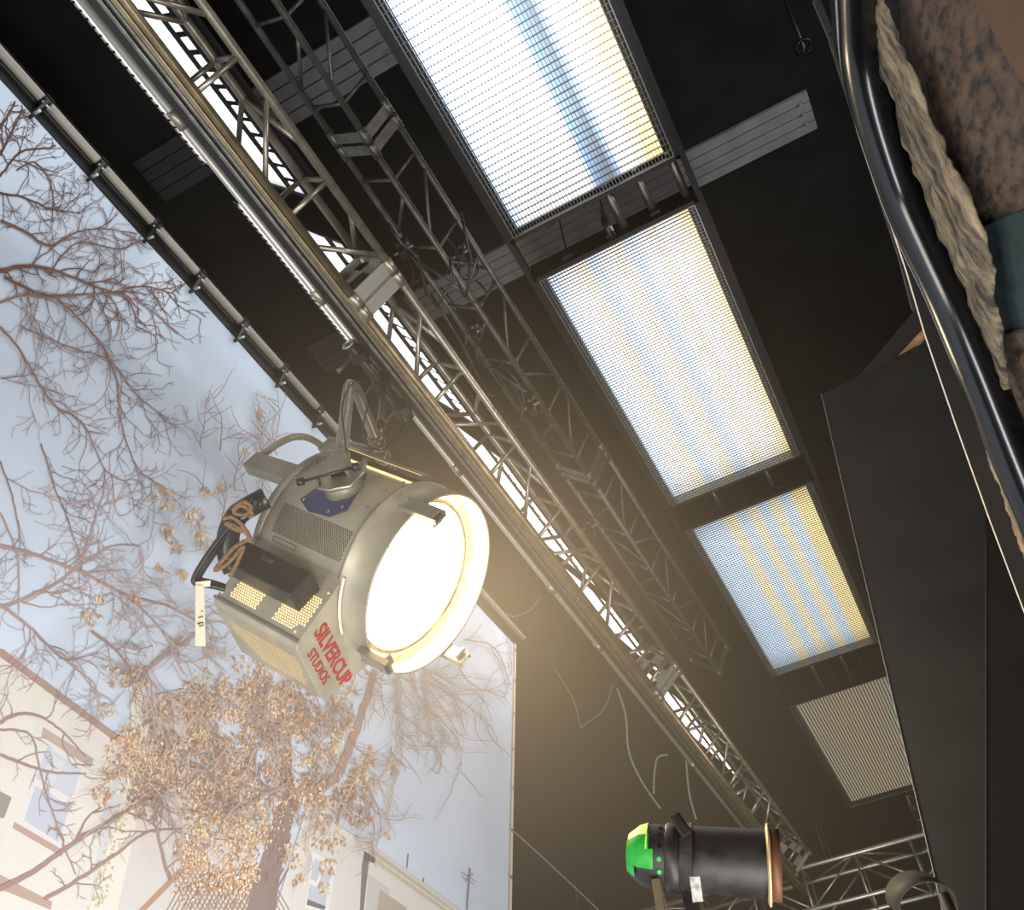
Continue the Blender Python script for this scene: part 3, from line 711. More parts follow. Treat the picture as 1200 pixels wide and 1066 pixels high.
# vent grille on the drum (hex holes)
def holes(fn, nu, nv, r, mat_, name, skip=None, par=None):
    m = LB()
    for j in range(nv):
        for i in range(nu):
            u = (i + (.5 if j % 2 else 0)) / nu; v = (j + .5) / nv
            if skip and skip(u, v): continue
            c, a, b = fn(u, v)
            m.poly([c + a * (r * math.cos(q * math.pi / 3)) + b * (r * math.sin(q * math.pi / 3)) for q in range(6)])
    return m.build(name, mat_, par)
def onc(z0_, z1_, t0, t1):
    def fn(u, v):
        th = t0 + (t1 - t0) * v; c = cyl(th, z0_ + (z1_ - z0_) * u, R0 + .0015); return c, V((0, 0, 1)), V((-math.sin(math.radians(th)), math.cos(math.radians(th)), 0))
    return fn
holes(onc(-.64, -.195, -161, -142), 34, 15, .0045, M['hole'], 'vent_grille')
# bolts along the joint between drum and housing, two seams
m = LB()
for k in range(8):
    c = cyl(-131.5, -.66 + k * .068, R0 + .003); m.tube([c, c * 1.012], .006, 8)
for th in (-178, 165, 150, 135):
    for z in (-.68, -.22): c = cyl(th, z, R0 + .002); m.tube([c, c * 1.01], .006, 8)
m.build('bolts', M['lampd'])
m = LB()                                                         # rating plate outline
for a, b in (((-.62, -140), (-.47, -140)), ((-.62, -137), (-.47, -137))): m.bar(cyl(a[1], a[0], R0 + .002), cyl(b[1], b[0], R0 + .002), .003, .002)
for z in (-.62, -.47): m.bar(cyl(-140, z, R0 + .002), cyl(-137, z, R0 + .002), .003, .002)
m.build('rating_plate', M['brass'])
# slots with light leaking along the top
m = LB(); m.lathe([(R0 + .004, -.74), (R0 + .004, -.18)], 4, a0=146, a1=149.5); m.build('light_slot', M['holelit'])
m = LB(); m.lathe([(R0, -.74), (R0 + .035, -.74), (R0 + .035, -.18), (R0, -.18)], 6, a0=118, a1=141); m.build('top_vent_cover', M['lampd'])
m = LB(); m.lathe([(R0 + .036, -.74), (R0 + .036, -.18)], 2, a0=139.5, a1=141); m.build('light_slot', M['holedim'])
# lower housing
prof = [(-.31, -.31), (-.30, -.36), (-.245, -.63), (-.225, -.655), (.13, -.672), (.16, -.655), (.235, -.38), (.22, -.33)]
zf, zr = -.15, -.70
m = LB(); n = len(prof)
for z in (zf, zr): m.v += [V((x, y, z)) for x, y in prof]
for i in range(n): m.face([i, (i + 1) % n, n + (i + 1) % n, n + i])
m.face(list(range(n))[::-1]); m.face([n + i for i in range(n)])
hsg = m.build('lamp_housing', M['lamp'], bevel=.004)
def wallp(z, y):                                                 # on the near wall, from y=-.36 to -.63
    t_ = (y + .36) / (-.27); return V((-.30 + t_ * .055, y, z)) + V((-.002, 0, 0))
def onwall(za, zb, ya, yb):
    def fn(u, v):
        c = wallp(za + (zb - za) * u, ya + (yb - ya) * v); return c, V((0, 0, 1)), V((-.2, .98, 0))
    return fn
holes(onwall(-.63, -.455, -.49, -.60), 12, 10, .0045, M['holelit'], 'lit_side_vent', None, hsg)
holes(onwall(-.345, -.17, -.43, -.60), 12, 15, .0045, M['holelit'], 'lit_side_vent', lambda u, v: u > .75 + (0.25 - v * .3) and v > .8, hsg)
def onbot(u, v): return V((-.155 + v * .225 + (0), -.661 - (v * .01), -.62 + .44 * u)) + V((0, -.0025, 0)), V((0, 0, 1)), V((1, -.05, 0))
holes(onbot, 30, 10, .0043, M['holedim'], 'underside_vent', lambda u, v: v > .35 + u * 2.5 or v > .35 + (1 - u) * 9, hsg)
m = LB()                                                         # trim strip over the housing edge
m.bar(V((-.247, -.632, zf)), V((-.247, -.632, zr)), .012, .02); m.build('corner_trim', M['lampd'], hsg)
m = LB()
for (x, y, z) in ((-.30, -.40, -.165), (-.25, -.60, -.20), (-.25, -.6, -.68), (-.3, -.45, -.68)): m.tube([V((x - .001, y, z)), V((x - .006, y, z))], .007, 8)
m.build('rivets', M['white'], hsg)
# black box on the side
m = LB(); m.box((-.42, -.535, -.66), (-.30, -.40, -.215)); cb = m.build('control_box', M['box'], bevel=.006)
m = LB(); m.obox(V((-.423, -.44, -.45)), (.002, 0, 0), (0, .010, 0), (0, 0, .035)); m.obox(V((-.424, -.44, -.43)), (.003, 0, 0), (0, .008, 0), (0, 0, .009)); m.build('switch', M['alud'], cb)
# front drain tube (curved bead beside the lettering)
m = LB(); m.tube([V((math.cos(math.radians(a)) * .452, math.sin(math.radians(a)) * .452, -.14)) for a in range(-136, -98, 3)], .007, 8); m.build('edge_bead', M['white'])
# red lettering on the front plate
def text(body, size, xs, ys, loc, rotz, matl, name, parent, MWp, bold=0, shear=0):
    cu = bpy.data.curves.new(name, 'FONT'); cu.body = body; cu.size = size; cu.offset = bold; cu.extrude = .0008; cu.align_x = 'CENTER'; cu.align_y = 'CENTER'; cu.shear = shear
    o = bpy.data.objects.new(name, cu); COL.objects.link(o); o.parent = parent; o.location = loc; o.rotation_euler = rotz; o.scale = (xs, ys, 1)
    bpy.context.view_layer.update(); me = bpy.data.meshes.new_from_object(o.evaluated_get(bpy.context.evaluated_depsgraph_get()))
    me.materials.clear(); me.materials.append(matl); n_ = bpy.data.objects.new(name, me); COL.objects.link(n_); n_.parent = parent; n_.location = loc; n_.rotation_euler = rotz; n_.scale = (xs, ys, 1)
    bpy.data.objects.remove(o); n_.name = name; return n_
for nm, body, size, xs, ys, loc, bold, ang in (('red_lettering', 'SILVERCUP', .105, .80, .98, (-.012, -.530, zf + .0025), .0026, -2), ('red_lettering', 'STUDIOS', .070, .80, .95, (-.04, -.612, zf + .0025), .0008, -2)):
    text(body, size, xs, ys, loc, (0, 0, math.radians(ang)), M['red'], nm, hsg, LM, bold)['label'] = 'red painted lettering'
# pivot and blue plate
m = LB()
bl = [(-.57, -166), (-.49, -161.5), (-.36, -163.5), (-.30, -171), (-.33, -187), (-.40, -203), (-.50, -205), (-.52, -188)]
ring_ = [cyl(t_, z, R0 + .006) for z, t_ in bl]; n = len(ring_); m.v += ring_ + [cyl(-182, -.43, R0 + .008)]
for i in range(n): m.face([i, (i + 1) % n, n])
pvp = m.build('pivot_plate', M['blue'], solid=.006)
m = LB()
for z, t_ in ((-.545, -167), (-.38, -166), (-.33, -172)): c = cyl(t_, z, R0 + .008); m.tube([c, c * 1.01], .009, 8)
m.build('pivot_plate_screws', M['lampd'], pvp)
pv = V((-R0 - .05, .06, -.43))
UPL = V((0, E3.dot(uc), E3.dot(ac)))                              # world up in lamp axes
UPL.normalize(); SD = V((0, -UPL.z, UPL.y))
m = LB(); m.tube([V((-R0 - .0, .04, -.42)), V((-R0 - .06, .04, -.42))], [.095, .07], 24); m.build('pivot_hub', M['lampd'])
m = LB(); g = [(-.10, .01), (-.09, -.06), (-.03, -.09), (.06, -.085), (.12, -.01), (.12, .08)]
gp = [V((-R0 - .075, .04, -.42)) + SD * a + UPL * b for a, b in g]
m.tube(gp, .009, 8); m.v += []; k0 = len(m.v); m.v += [p_ + V((.012, 0, 0)) for p_ in gp]; m.face([k0 + i for i in range(6)]); m.build('pivot_bracket', M['steel'], solid=.004)
m = LB(); a_ = V((-R0 - .12, -.03, -.40)); m.tube([a_ - SD * .13 + UPL * .02, a_ + SD * .12 + UPL * .05], .007, 8); m.tube([a_ - SD * .145 + UPL * .02, a_ - SD * .115 + UPL * .021], .018, 12); m.tube([a_ + SD * .11 + UPL * .05, a_ + SD * .14 + UPL * .05], .02, 10); m.build('locking_handle', M['cable'])
# yoke: near arm, crossbar, far arm
near = V((-R0 - .07, .04, -.42)); far = V((R0 + .07, .04, -.42)); LH = .77; rc_ = .13
pts = [near, near + UPL * .2, near + UPL * (LH - rc_)]
for k in range(1, 9):
    an = k / 8 * math.pi / 2; pts.append(near + UPL * (LH - rc_ + rc_ * math.sin(an)) + V((rc_ * (1 - math.cos(an)), 0, 0)))
pts += [near + UPL * LH + V((x, 0, 0)) for x in (.3, .5, .7, 2 * (R0 + .07) - rc_)]
for k in range(1, 9):
    an = k / 8 * math.pi / 2; pts.append(far + UPL * (LH - rc_ + rc_ * math.cos(an)) + V((-rc_ * (1 - math.sin(an)), 0, 0)))
pts += [far + UPL * .2, far]
yk = LB().tube(pts, .031, 18).build('yoke', M['steel'])
m = LB(); m.tube([near + UPL * .0, near + UPL * .16], .042, 16); m.obox(near + UPL * .05 + V((-.02, 0, 0)), V((.03, 0, 0)), SD * .05, UPL * .05); m.build('yoke_socket', M['lampd'], yk, bevel=.005)
# rear handle: two channel brackets and an arched bar
rb = [V((-.30, .10, -1.09)), V((-.27, .36, -1.02))]
m = LB(); a1 = V((-.33, .03, -1.12)); b1 = V((-.38, .02, -.74)); m.bar(a1, b1, .07, .09, (0, 1, 0)); m.bar(a1 + V((-.02, .05, 0)), b1 + V((-.02, .05, 0)), .03, .02, (0, 1, 0)); m.build('handle_bracket', M['lampd'], bevel=.006)
m = LB(); a2 = V((-.13, .43, -1.06)); b2 = V((-.22, .40, -.68)); m.bar(a2, b2, .05, .09, (0, 1, 0)); m.bar(a2 + V((-.02, .04, 0)), b2 + V((-.02, .04, 0)), .03, .02, (0, 1, 0)); m.build('handle_bracket', M['lampd'], bevel=.006)
m = LB(); pa_ = a1 + V((.0, .05, .0)); pb_ = a2 + V((0, -.01, 0)); mid = (pa_ + pb_) / 2; bow = V((-.5, .5, 0)).normalized() * .085
pp = [pa_.lerp(pb_, k / 12) + bow * math.sin(math.pi * k / 12) for k in range(13)]
m.tube(pp, .019, 12); m.build('rear_handle', M['lamp'])
# power cables looping behind, rope and tag
def camc(x, y, d): return ond(x, y, d)
def cable(pts, d, r, name, matl, par=lamp, n=8):
    ps = smooth([tuple(p_) for p_ in pts], 6, 0); w = [camc(x, y, d + .0) for x, y in ps]; o = MB().tube(w, r, n); return o.build(name, matl, par)
for off_ in (0, 5, 9):
    cable([(308 - off_ * .3, 588 + off_ * .6), (285 + off_ * .4, 602 + off_ * .3), (262 + off_ * .6, 625 + off_ * .1), (240 + off_ * .7, 655), (228 + off_ * .6, 676), (230 + off_ * .7, 684 - off_ * .5), (246 + off_ * .3, 686 - off_ * .4), (264, 690 - off_ * .3)], 4.1 + off_ * .008, .0125, 'power_cable', M['cable'])
cable([(312, 583), (295, 592), (278, 604), (268, 625), (268, 650), (275, 668)], 4.18, .05, 'power_cable', M['cable'], n=12)
cable([(300, 585), (290, 602), (275, 610)], 4.05, .022, 'power_cable', M['cable'])
for k, pts in enumerate(([(272, 598), (284, 588), (294, 594), (288, 603), (274, 600), (283, 592), (296, 602), (291, 606)], [(261, 608), (272, 606), (286, 618), (281, 622), (264, 613), (275, 616), (290, 626), (296, 636)],
                         [(283, 615), (292, 630), (276, 640), (262, 655), (252, 668), (268, 659), (285, 640), (280, 655), (269, 676)])):
    cable(pts, 4.0, .009, 'rope', M['rope'])
tp = [(229, 686), (239, 686), (241, 757), (229, 757)]
m = MB(); w = [camc(x, y, 4.0) for x, y in tp]; m.poly(w); tagp = m.build('paper_tag', M['tag'], lamp, solid=.002)
m = MB(); w = [camc(x, y, 4.02) for x, y in ((229, 682), (247, 680), (246, 687), (229, 689))]; m.poly(w); m.build('tag_tape', M['white'], lamp, solid=.004)
m = MB()                                                         # handwriting on the tag: 61'
for st in ([(231, 731), (238, 729), (238, 733), (234, 734), (234, 729)], [(232, 724), (238, 722)], [(236, 715), (237, 717)]):
    m.tube([camc(x, y, 3.992) for x, y in st], .0022, 6)
m.build('tag_writing', M['ink'], tagp)
# hanger between yoke crossbar and pipe
yt = LM @ (near + UPL * LH + V((R0 + .07, 0, 0)))
yoke_top = yt; pz = CAMZ + 4.42; py_ = .4425 * 4.42
t = thing('lamp_hanger', yt, 'black pipe clamp hanger between the silver pipe and the big lamp yoke', 'clamp')
top = V((yt.x, py_, pz))
MB().tube([yt, V((yt.x, py_, pz - .1))], .02, 12).build('hanger_rod', M['alud'], t)
m = MB(); m.tube([top + V((-.34, -.0, -.075)), top + V((.30, 0, -.075))], .034, 12); m.build('hanger_pipe', M['cable'], t)
for dx in (-.25, -.02, .22):
    m = MB(); c = top + V((dx, 0, 0)); m.tube([c - V((.035, 0, 0)), c + V((.035, 0, 0))], .045, 12); m.obox(c + V((0, 0, -.07)), (.03, 0, 0), (0, .05, 0), (0, 0, .045)); m.build('hanger_clamp', M['cable'], t)
    m = MB(); m.tube([c + V((0, .02, -.05)), c + V((0, .12, -.12)), c + V((0, .15, -.13))], [.009, .009, .02], 8); m.build('wing_bolt', M['alud'], t)
m = MB(); c = top + V((-.34, .02, -.06)); m.lathe([(.032, -.008), (.04, 0), (.032, .008), (.026, 0)], 20, O=c, X=(0, 1, 0), Y=(0, 0, 1), Z=(1, 0, 0), closed=True); m.build('pipe_ring', M['aluc'], t)
xd = LM.to_3x3() @ V((1, 0, 0))
for off_ in (-.05, .06, .16):
    c = yt + xd * off_; m = MB(); m.tube([c - xd * .03, c + xd * .03], .045, 12); m.build('yoke_clamp', M['alud'], t)
m = MB(); m.tube([yt + V((0, 0, 0)), yt + V((0, .02, .12)), yt + V((0, 0, .2))], .035, 10); m.build('spigot', M['cable'], t)
o = MB().tube([camc(x, y, 3.95) for x, y in smooth([(447, 462), (470, 490), (465, 512), (448, 527), (430, 520), (426, 500), (432, 470)], 6, 0)], .004, 6).build('safety_cable', M['cable'])
tag(o, 'thin black safety cable looped around the lamp yoke crossbar', 'cable')
o = MB().tube([camc(x, y, 3.95) for x, y in smooth([(425, 445), (408, 455), (401, 480), (403, 505), (406, 530)], 6, 0)], .004, 6).build('safety_cable', M['cable'])
tag(o, 'thin black cable hanging beside the bend of the lamp yoke', 'cable')

# ------------------------------------------------------------------ small can light
pc = ond(822, 1007, 2.58); ax = c2w(V((.97, -.036, -.235)).normalized()); 
upv = (V((0, 0, 1)) - ax * ax.z).normalized(); sv = ax.cross(upv); sv *= .86; upv = upv * .86
can = thing('can_light', pc, 'small scuffed black can light with green tape on its rounded back end', 'lamp')
P_ = lambda r, an, z: pc + ax * z + (sv * math.cos(math.radians(an)) + upv * math.sin(math.radians(an))) * r
m = MB(); m.lathe([(.0, -.188), (.03, -.188), (.058, -.184), (.084, -.155), (.0925, -.12), (.0925, -.075)], 48, O=pc, X=sv, Y=upv, Z=ax); m.build('rear_cap', M['parb'], can)
m = MB(); m.lathe([(.094, -.09), (.098, -.088), (.098, -.055), (.094, -.053)], 48, O=pc, X=sv, Y=upv, Z=ax); m.build('joint_ring', M['parb'], can)
m = MB(); m.lathe([(.0925, -.055), (.0965, .168)], 48, O=pc, X=sv, Y=upv, Z=ax); m.build('can_body', M['parb'], can)
m = MB(); m.lathe([(.097, .162), (.108, .164), (.114, .166), (.114, .171), (.10, .171)], 40, O=pc, X=sv, Y=upv, Z=ax); m.build('front_flange', [M['edge']], can)
m = MB(); m.lathe([(.096, .172), (.100, .174), (.100, .196), (.096, .196)], 40, O=pc, X=sv, Y=upv, Z=ax); m.build('filter_holder', mat('rusty_holder', (96, 58, 34), .6, .3), can)
camdir = (CAM - pc).normalized()
a0 = math.degrees(math.atan2(camdir.dot(upv), camdir.dot(sv)))     # angle facing the camera
def shell(a_, b_, prof, mt, nm):
    m = MB(); m.lathe(prof, 10, O=pc, X=sv, Y=upv, Z=ax, a0=a_, a1=b_); return m.build(nm, mt, can)
sgn = 1 if (P_(.1, a0 + 20, 0) - P_(.1, a0, 0)).dot(c2w((0, 1, 0))) > 0 else -1      # + goes down in view
shell(a0 - sgn * 82, a0 - sgn * 12, [(.0, -.191), (.032, -.191), (.06, -.187), (.087, -.157), (.0945, -.135)], M['lime'], 'lit_tape')
shell(a0 - sgn * 40, a0 - sgn * 10, [(.0, -.192), (.032, -.1925), (.061, -.189), (.088, -.158), (.0955, -.13)], M['green'], 'green_tape')
shell(a0 - sgn * 12, a0 + sgn * 22, [(.0, -.192), (.032, -.1925), (.061, -.189), (.088, -.158), (.0955, -.118)], M['green'], 'green_tape')
shell(a0 + sgn * 22, a0 + sgn * 48, [(.0, -.192), (.032, -.1925), (.061, -.189), (.080, -.168)], M['green'], 'green_tape')
shell(a0 + sgn * 48, a0 + sgn * 75, [(.0, -.192), (.032, -.1925), (.050, -.189)], M['green'], 'green_tape')
m = MB(); mg = MB()
for k, an in enumerate((-62, -40, -18, 4, 26, 52)):
    c = P_(.0942, a0 + sgn * an, -.102); n_ = (P_(1, a0 + sgn * an, 0) - P_(0, a0 + sgn * an, 0)); (mg if k in (3, 4) else m).tube([c - n_ * .002, c + n_ * .0015], .0062, 10)
m.build('vent_holes', M['frame'], can); mg.build('lit_vent_holes', M['green'], can)
m = MB(); r_ = .1005
arc = [P_(r_, a0 + sgn * (-70 + k * 9), -.035 - .0 * k) for k in range(16)]
for a, b in zip(arc, arc[1:]): m.bar(a, b + (b - a) * .1, .034, .004, (a + b) / 2 - pc)
low = P_(r_, a0 + sgn * 58, -.035); dn = low + V((0, 0, -.22)) + ax * .02
m.bar(low, dn, .034, .005, camdir); m.build('yoke_strap', M['parb'], can)
m = MB(); mid_ = P_(.109, a0 - sgn * 56, -.045); m.bar(mid_ + upv * .03 - ax * .022, mid_ - upv * .035 + ax * .018, .03, .02, camdir); m.build('yoke_knob', M['parb'], can, bevel=.006)
m = MB(); lb = [ond(x, y, 2.40) for x, y in ((808, 1027), (820, 1027), (824, 1056), (812, 1057))]; m.poly(lb); m.build('paper_label', mat('smudged_label', (176, 170, 160), .8, noise=.4, nscale=60, dark=.35), can, solid=.001)
m = MB()
for x, y in ((742, 700), ): pass
a_, b_ = ond(768, 1030, 2.52), ond(776, 1080, 2.50); m.bar(a_, b_, .02, .012, camdir); m.bar(ond(772, 1030, 2.53), ond(784, 1080, 2.52), .008, .01, camdir)
m.build('support_arm', M['brass'], can)
stb = ond(815, 1085, 2.56)
t = thing('light_stand', (stb.x, stb.y, 0), 'black stand pole holding up the small can light', 'stand')
MB().tube([(stb.x, stb.y, 0.05), (stb.x, stb.y, stb.z)], .02, 12).build('pole', M['parb'], t)
MB().tube([(stb.x, stb.y, 0), (stb.x, stb.y, .03)], .22, 24).build('base', M['parb'], t)

# curled olive metal flap
c = ond(1076, 1052, 3.0); fx = c2w(V((.25, .95, .2)).normalized()); fy = c2w(V((1, -.1, -.1)).normalized()); fy = (fy - fx * fy.dot(fx)).normalized(); fz = fx.cross(fy)
m = MB(); m.smooth = True; N = 26
for k in range(N + 1):
    an = math.radians(200 - k * 9.2); r_ = .075
    p_ = fy * (math.cos(an) * r_) - fx * (math.sin(an) * r_) if an > 0 else fy * r_ + fx * (-an * r_)
    m.v += [c + p_ - fz * .055 + fx * .03, c + p_ + fz * .055 - fx * .02 + fy * .01]
for k in range(N): m.face([2 * k, 2 * k + 1, 2 * k + 3, 2 * k + 2])
t = thing('metal_flap', c, 'curled olive metal flap at the foot of the black flat, beside the cross truss', 'flap')
m.build('curled_sheet', M['olive'], t, solid=.004)
MB().tube([c + fy * .07 + fx * .0, V((c.x + .05, c.y - .05, .4)), V((c.x + .05, c.y - .05, 0))], .018, 10).build('pole', M['parb'], t)

# ------------------------------------------------------------------ loose cords in the haze
for pts, d, lab, r in (([(723, 806), (733, 837), (737, 880), (752, 915), (774, 947)], 6.0, 'loose grey-green cord hanging down towards the small can light', .007), ([(783, 884), (771, 887), (767, 905), (766, 930)], 6.0, 'short cord drooping from the rail end above the can light', .007),
                       ([(804, 890), (808, 930), (816, 960)], 6.0, 'cord hanging straight down above the can light knob', .007), ([(634, 697), (622, 714), (603, 722), (592, 718)], 5.5, 'thin cord curling off the pipe just right of the lit lamp', .003),
                       ([(718, 800), (708, 830), (686, 848), (680, 850), (672, 820), (648, 780)], 6.5, 'pale thin cord looping in the haze above the right edge of the backdrop', .003), ([(600, 972), (640, 1008), (690, 1055), (710, 1075)], 7, 'taut thin guy line running down from the right edge of the backdrop', .005)):
    ps = smooth(pts, 6, 0); tag(MB().tube([ond(x, y, d) for x, y in ps], r, 6).build('cord', M['cord']), lab, 'cord')

# ------------------------------------------------------------------ black flats on the right
def prism(pts, off, name, matl, label, cat, group=None, parent=None, solid_dir=None):
    m = MB(); n = len(pts); off = V(off); m.v += [V(p_) for p_ in pts] + [V(p_) + off for p_ in pts]
    m.face(list(range(n))); m.face([n + i for i in range(n)][::-1])
    for i in range(n): m.face([i, n + i, n + (i + 1) % n, (i + 1) % n])
    o = m.build(name, matl, parent)
    if label: tag(o, label, cat, group)
    return o
def down(p_, q_, z=0.0): d = q_ - p_; return p_ + d * ((z - p_.z) / d.z)
X1 = 4.0
a, b, c, d = onx(963, 462, X1), onx(1080, 402, X1), onx(1105, 1066, X1), onx(1230, 1066, X1)
prism([a, onx(1085, 400, X1), onx(1300, 500, X1), V((X1, -2.6, 0)), down(a, c)], (.03, 0, 0), 'black_flat', M['flat'], 'tall charcoal scenery flat overlapping the right side of the light panels', 'flat', 'black scenery flats')
m = MB(); cc = down(a, c); m.bar(a + V((-.004, .002, 0)), cc + V((-.004, .002, 0)), .004, .006, (1, 0, 0))
tag(m.build('edge_strip', M['deck']), 'pale thin edge strip down the left side of the charcoal flat', 'edge strip')
X2 = 3.7
a, c = onx(1155, 600, X2), onx(1155, 1066, X2)
prism([a, onx(1300, 560, X2), V((X2, -2.6, 0)), down(a, c)], (.03, 0, 0), 'black_flat', M['flatd'], 'darkest flat in the lower right corner, in front of the charcoal one', 'flat', 'black scenery flats')
m = MB(); m.bar(onx(1155, 628, X2) + V((-.004, 0, 0)), down(a, c) + V((-.004, 0, 0)), .0025, .004, (1, 0, 0)); tag(m.build('edge_strip', mat('faint_edge', (60, 50, 42), .8)), 'faint brown edge strip between the charcoal flat and the darkest flat', 'edge strip')
X3 = 4.3
prism([onx(1000, 448, X3), onx(1073, 362, X3), onx(1120, 340, X3), V((X3, -1.6, 0)), V((X3, -.6, 0)), onx(1000, 470, X3)], (.03, 0, 0), 'black_flat', mat('dark_grey_flat', (34, 33, 34), .8), 'dark slanted flat showing above the top edge of the charcoal flat', 'flat', 'black scenery flats')
X4 = 4.2
prism([onx(1038, 432, X4), onx(1082, 385, X4), onx(1084, 392, X4), onx(1050, 430, X4)], (.03, 0, 0), 'wooden_batten', M['wood'], 'bare tan wooden batten leaning above the charcoal flat', 'batten')

# ------------------------------------------------------------------ close set wall at the upper right (vertical plane y = const beside the camera)
YW = -.62
bd = [(972, 0), (978, 60), (1003, 130), (1022, 190), (1040, 253), (1062, 320), (1084, 395), (1120, 500), (1160, 612), (1204, 728), None, (1330, 400), (1300, 300), (1150, -40), (968, -40)]
_e = down(ony(1160, 612, YW), ony(1204, 728, YW), 0)
bw = []
for q_ in bd:
    if q_ is None: bw += [_e, V((.6, YW, 0))]
    else: bw.append(ony(q_[0], q_[1], YW))
prism(bw, (0, -.02, 0), 'black_board', M['flatd'], 'near black board with a thin pale edge, behind the glossy black tube', 'board')
m = MB(); ed = [(1036, 240), (1062, 318), (1084, 393), (1120, 498), (1160, 610), (1204, 727)]
for p_, q_ in zip(ed, ed[1:]): m.bar(ony(p_[0], p_[1], YW + .004), ony(q_[0], q_[1], YW + .004), .0035, .004, (0, 1, 0))
tag(m.build('edge_strip', M['white']), 'thin cream edge running down the near black board', 'edge strip')
m = MB(); ed = [(948, 0), (965, 40), (990, 120), (1020, 215), (1048, 300), (1064, 362)]
for p_, q_ in zip(ed, ed[1:]): m.bar(ony(p_[0] + 8, p_[1], YW - .03), ony(q_[0] + 8, q_[1], YW - .03), .02, .02, (0, 1, 0))
tag(m.build('edge_strip', mat('dull_edge', (48, 44, 42), .8, noise=.5, nscale=30)), 'rough dark edge of a board just left of the glossy tube', 'edge strip')
# glossy black tube
tc_ = smooth([(1003, -50), (1004, 0), (1008, 60), (1024, 130), (1052, 215), (1082, 285), (1112, 350), (1142, 420), (1166, 480), (1192, 545), (1225, 625), (1250, 690)], 6, 0)
wp = []
for i, (x, y) in enumerate(tc_):
    wp.append(ony(x, y, -.50))
rad = []
for i, p_ in enumerate(wp):
    r_ = 24 / F * (p_ - CAM).dot(c2w((0, 0, 1))); rad.append(r_)
rr = sum(rad) / len(rad)
tag(MB().tube(wp, [r_ * (1 + .02 * math.sin(i * .5)) for i, r_ in enumerate(rad)], 24).build('flexible_tube', M['tube']), 'thick glossy black tube snaking down beside the rough foam wall', 'tube')
# carved slab: displaced grid between two pixel curves on the plane
def patch(left, right, Y, nu, nv, amp, frq, name, matl, label, cat, thick=.05, seed=0):
    Ls = smooth(left, 10, 0); Rs = smooth(right, 10, 0)
    def samp(c, t_):
        k = t_ * (len(c) - 1); i = min(int(k), len(c) - 2); f_ = k - i; return (c[i][0] * (1 - f_) + c[i + 1][0] * f_, c[i][1] * (1 - f_) + c[i + 1][1] * f_)
    m = MB(); m.smooth = True
    for j in range(nv + 1):
        l = samp(Ls, j / nv); r_ = samp(Rs, j / nv)
        for i in range(nu + 1):
            u = i / nu; q_ = ony(l[0] * (1 - u) + r_[0] * u, l[1] * (1 - u) + r_[1] * u, Y)
            dsp = amp * mnoise.noise(V((q_.x * frq, q_.z * frq * 1.0, seed))) + amp * .5 * mnoise.noise(V((q_.x * frq * 3, q_.z * frq * 3, seed + 5)))
            edge = min(u, 1 - u); dsp -= thick * max(0, 1 - edge * 6) ** 2
            m.v.append(q_ + V((0, dsp, 0)))
    for j in range(nv):
        for i in range(nu):
            a = j * (nu + 1) + i; m.face([a, a + 1, a + nu + 2, a + nu + 1])
    o = m.build(name, matl); o.modifiers.new('solid', 'SOLIDIFY').thickness = .006
    return tag(o, label, cat)
patch([(1008, -40), (1020, 30), (1040, 110), (1070, 200), (1098, 275), (1125, 335), (1150, 400), (1170, 455)], [(1014, -40), (1050, 55), (1073, 103), (1100, 175), (1130, 230), (1150, 285), (1164, 375), (1180, 455)], -.53, 14, 150, .012, 14, 'carved_slab', M['rock'], 'pale carved foam slab edge beside the glossy tube, streaked grey and cream', 'slab', .012)
patch([(1050, -20), (1060, 70), (1080, 103), (1105, 173), (1130, 225), (1148, 265), (1175, 320)], [(1250, -20), (1250, 70), (1250, 103), (1250, 173), (1250, 225), (1250, 265), (1250, 300)], -.585, 50, 90, .006, 20, 'foam_wall', M['pitted'], 'brown pitted foam wall face above the teal patch', 'wall panel', .01, 3)
patch([(1140, 268), (1144, 290), (1152, 320), (1160, 350), (1168, 392)], [(1250, 225), (1250, 260), (1250, 300), (1250, 340), (1250, 372)], -.58, 24, 24, .004, 20, 'painted_patch', M['teal'], 'dark teal painted patch on the foam wall at the right edge', 'patch', .004, 7)
patch([(1163, 395), (1172, 430), (1184, 460), (1196, 500)], [(1260, 365), (1260, 400), (1260, 450), (1260, 500)], -.575, 24, 24, .012, 24, 'foam_block', M['pitted'], 'dark broken foam block below the teal patch', 'block', .01, 9)
patch([(1150, 510), (1162, 545), (1178, 590), (1196, 640), (1215, 700)], [(1165, 505), (1185, 545), (1210, 590), (1235, 640), (1260, 690)], -.56, 10, 60, .01, 20, 'foam_offcut', M['rock'], 'rough brown foam strip showing left of the lower end of the glossy tube', 'strip', .004, 12)
prism([ony(x, y, -.56) for x, y in ((1138, -30), (1152, 15), (1175, 60), (1200, 100), (1260, 150), (1260, -30))], (0, -.01, 0), 'plywood_sheet', M['ply'], 'plain brown plywood sheet in the top right corner', 'board')
# thin small clamp on the dark ceiling near the tube
c = onz(942, 55, 6.2); t = thing('ceiling_hook', c, 'small black hook with thin wire on the dark ceiling left of the glossy tube', 'hook')
MB().tube([c + V((-.5, 0, .3)), c, c + V((.05, .02, -.02))], .012, 8).build('wire', M['cable'], t)
m = MB(); m.lathe([(.05, -.012), (.065, 0), (.05, .012), (.04, 0)], 18, O=c, X=(0, 1, 0), Y=(1, 0, 0), Z=(0, 0, 1), closed=True); m.build('hook_ring', M['frame'], t)

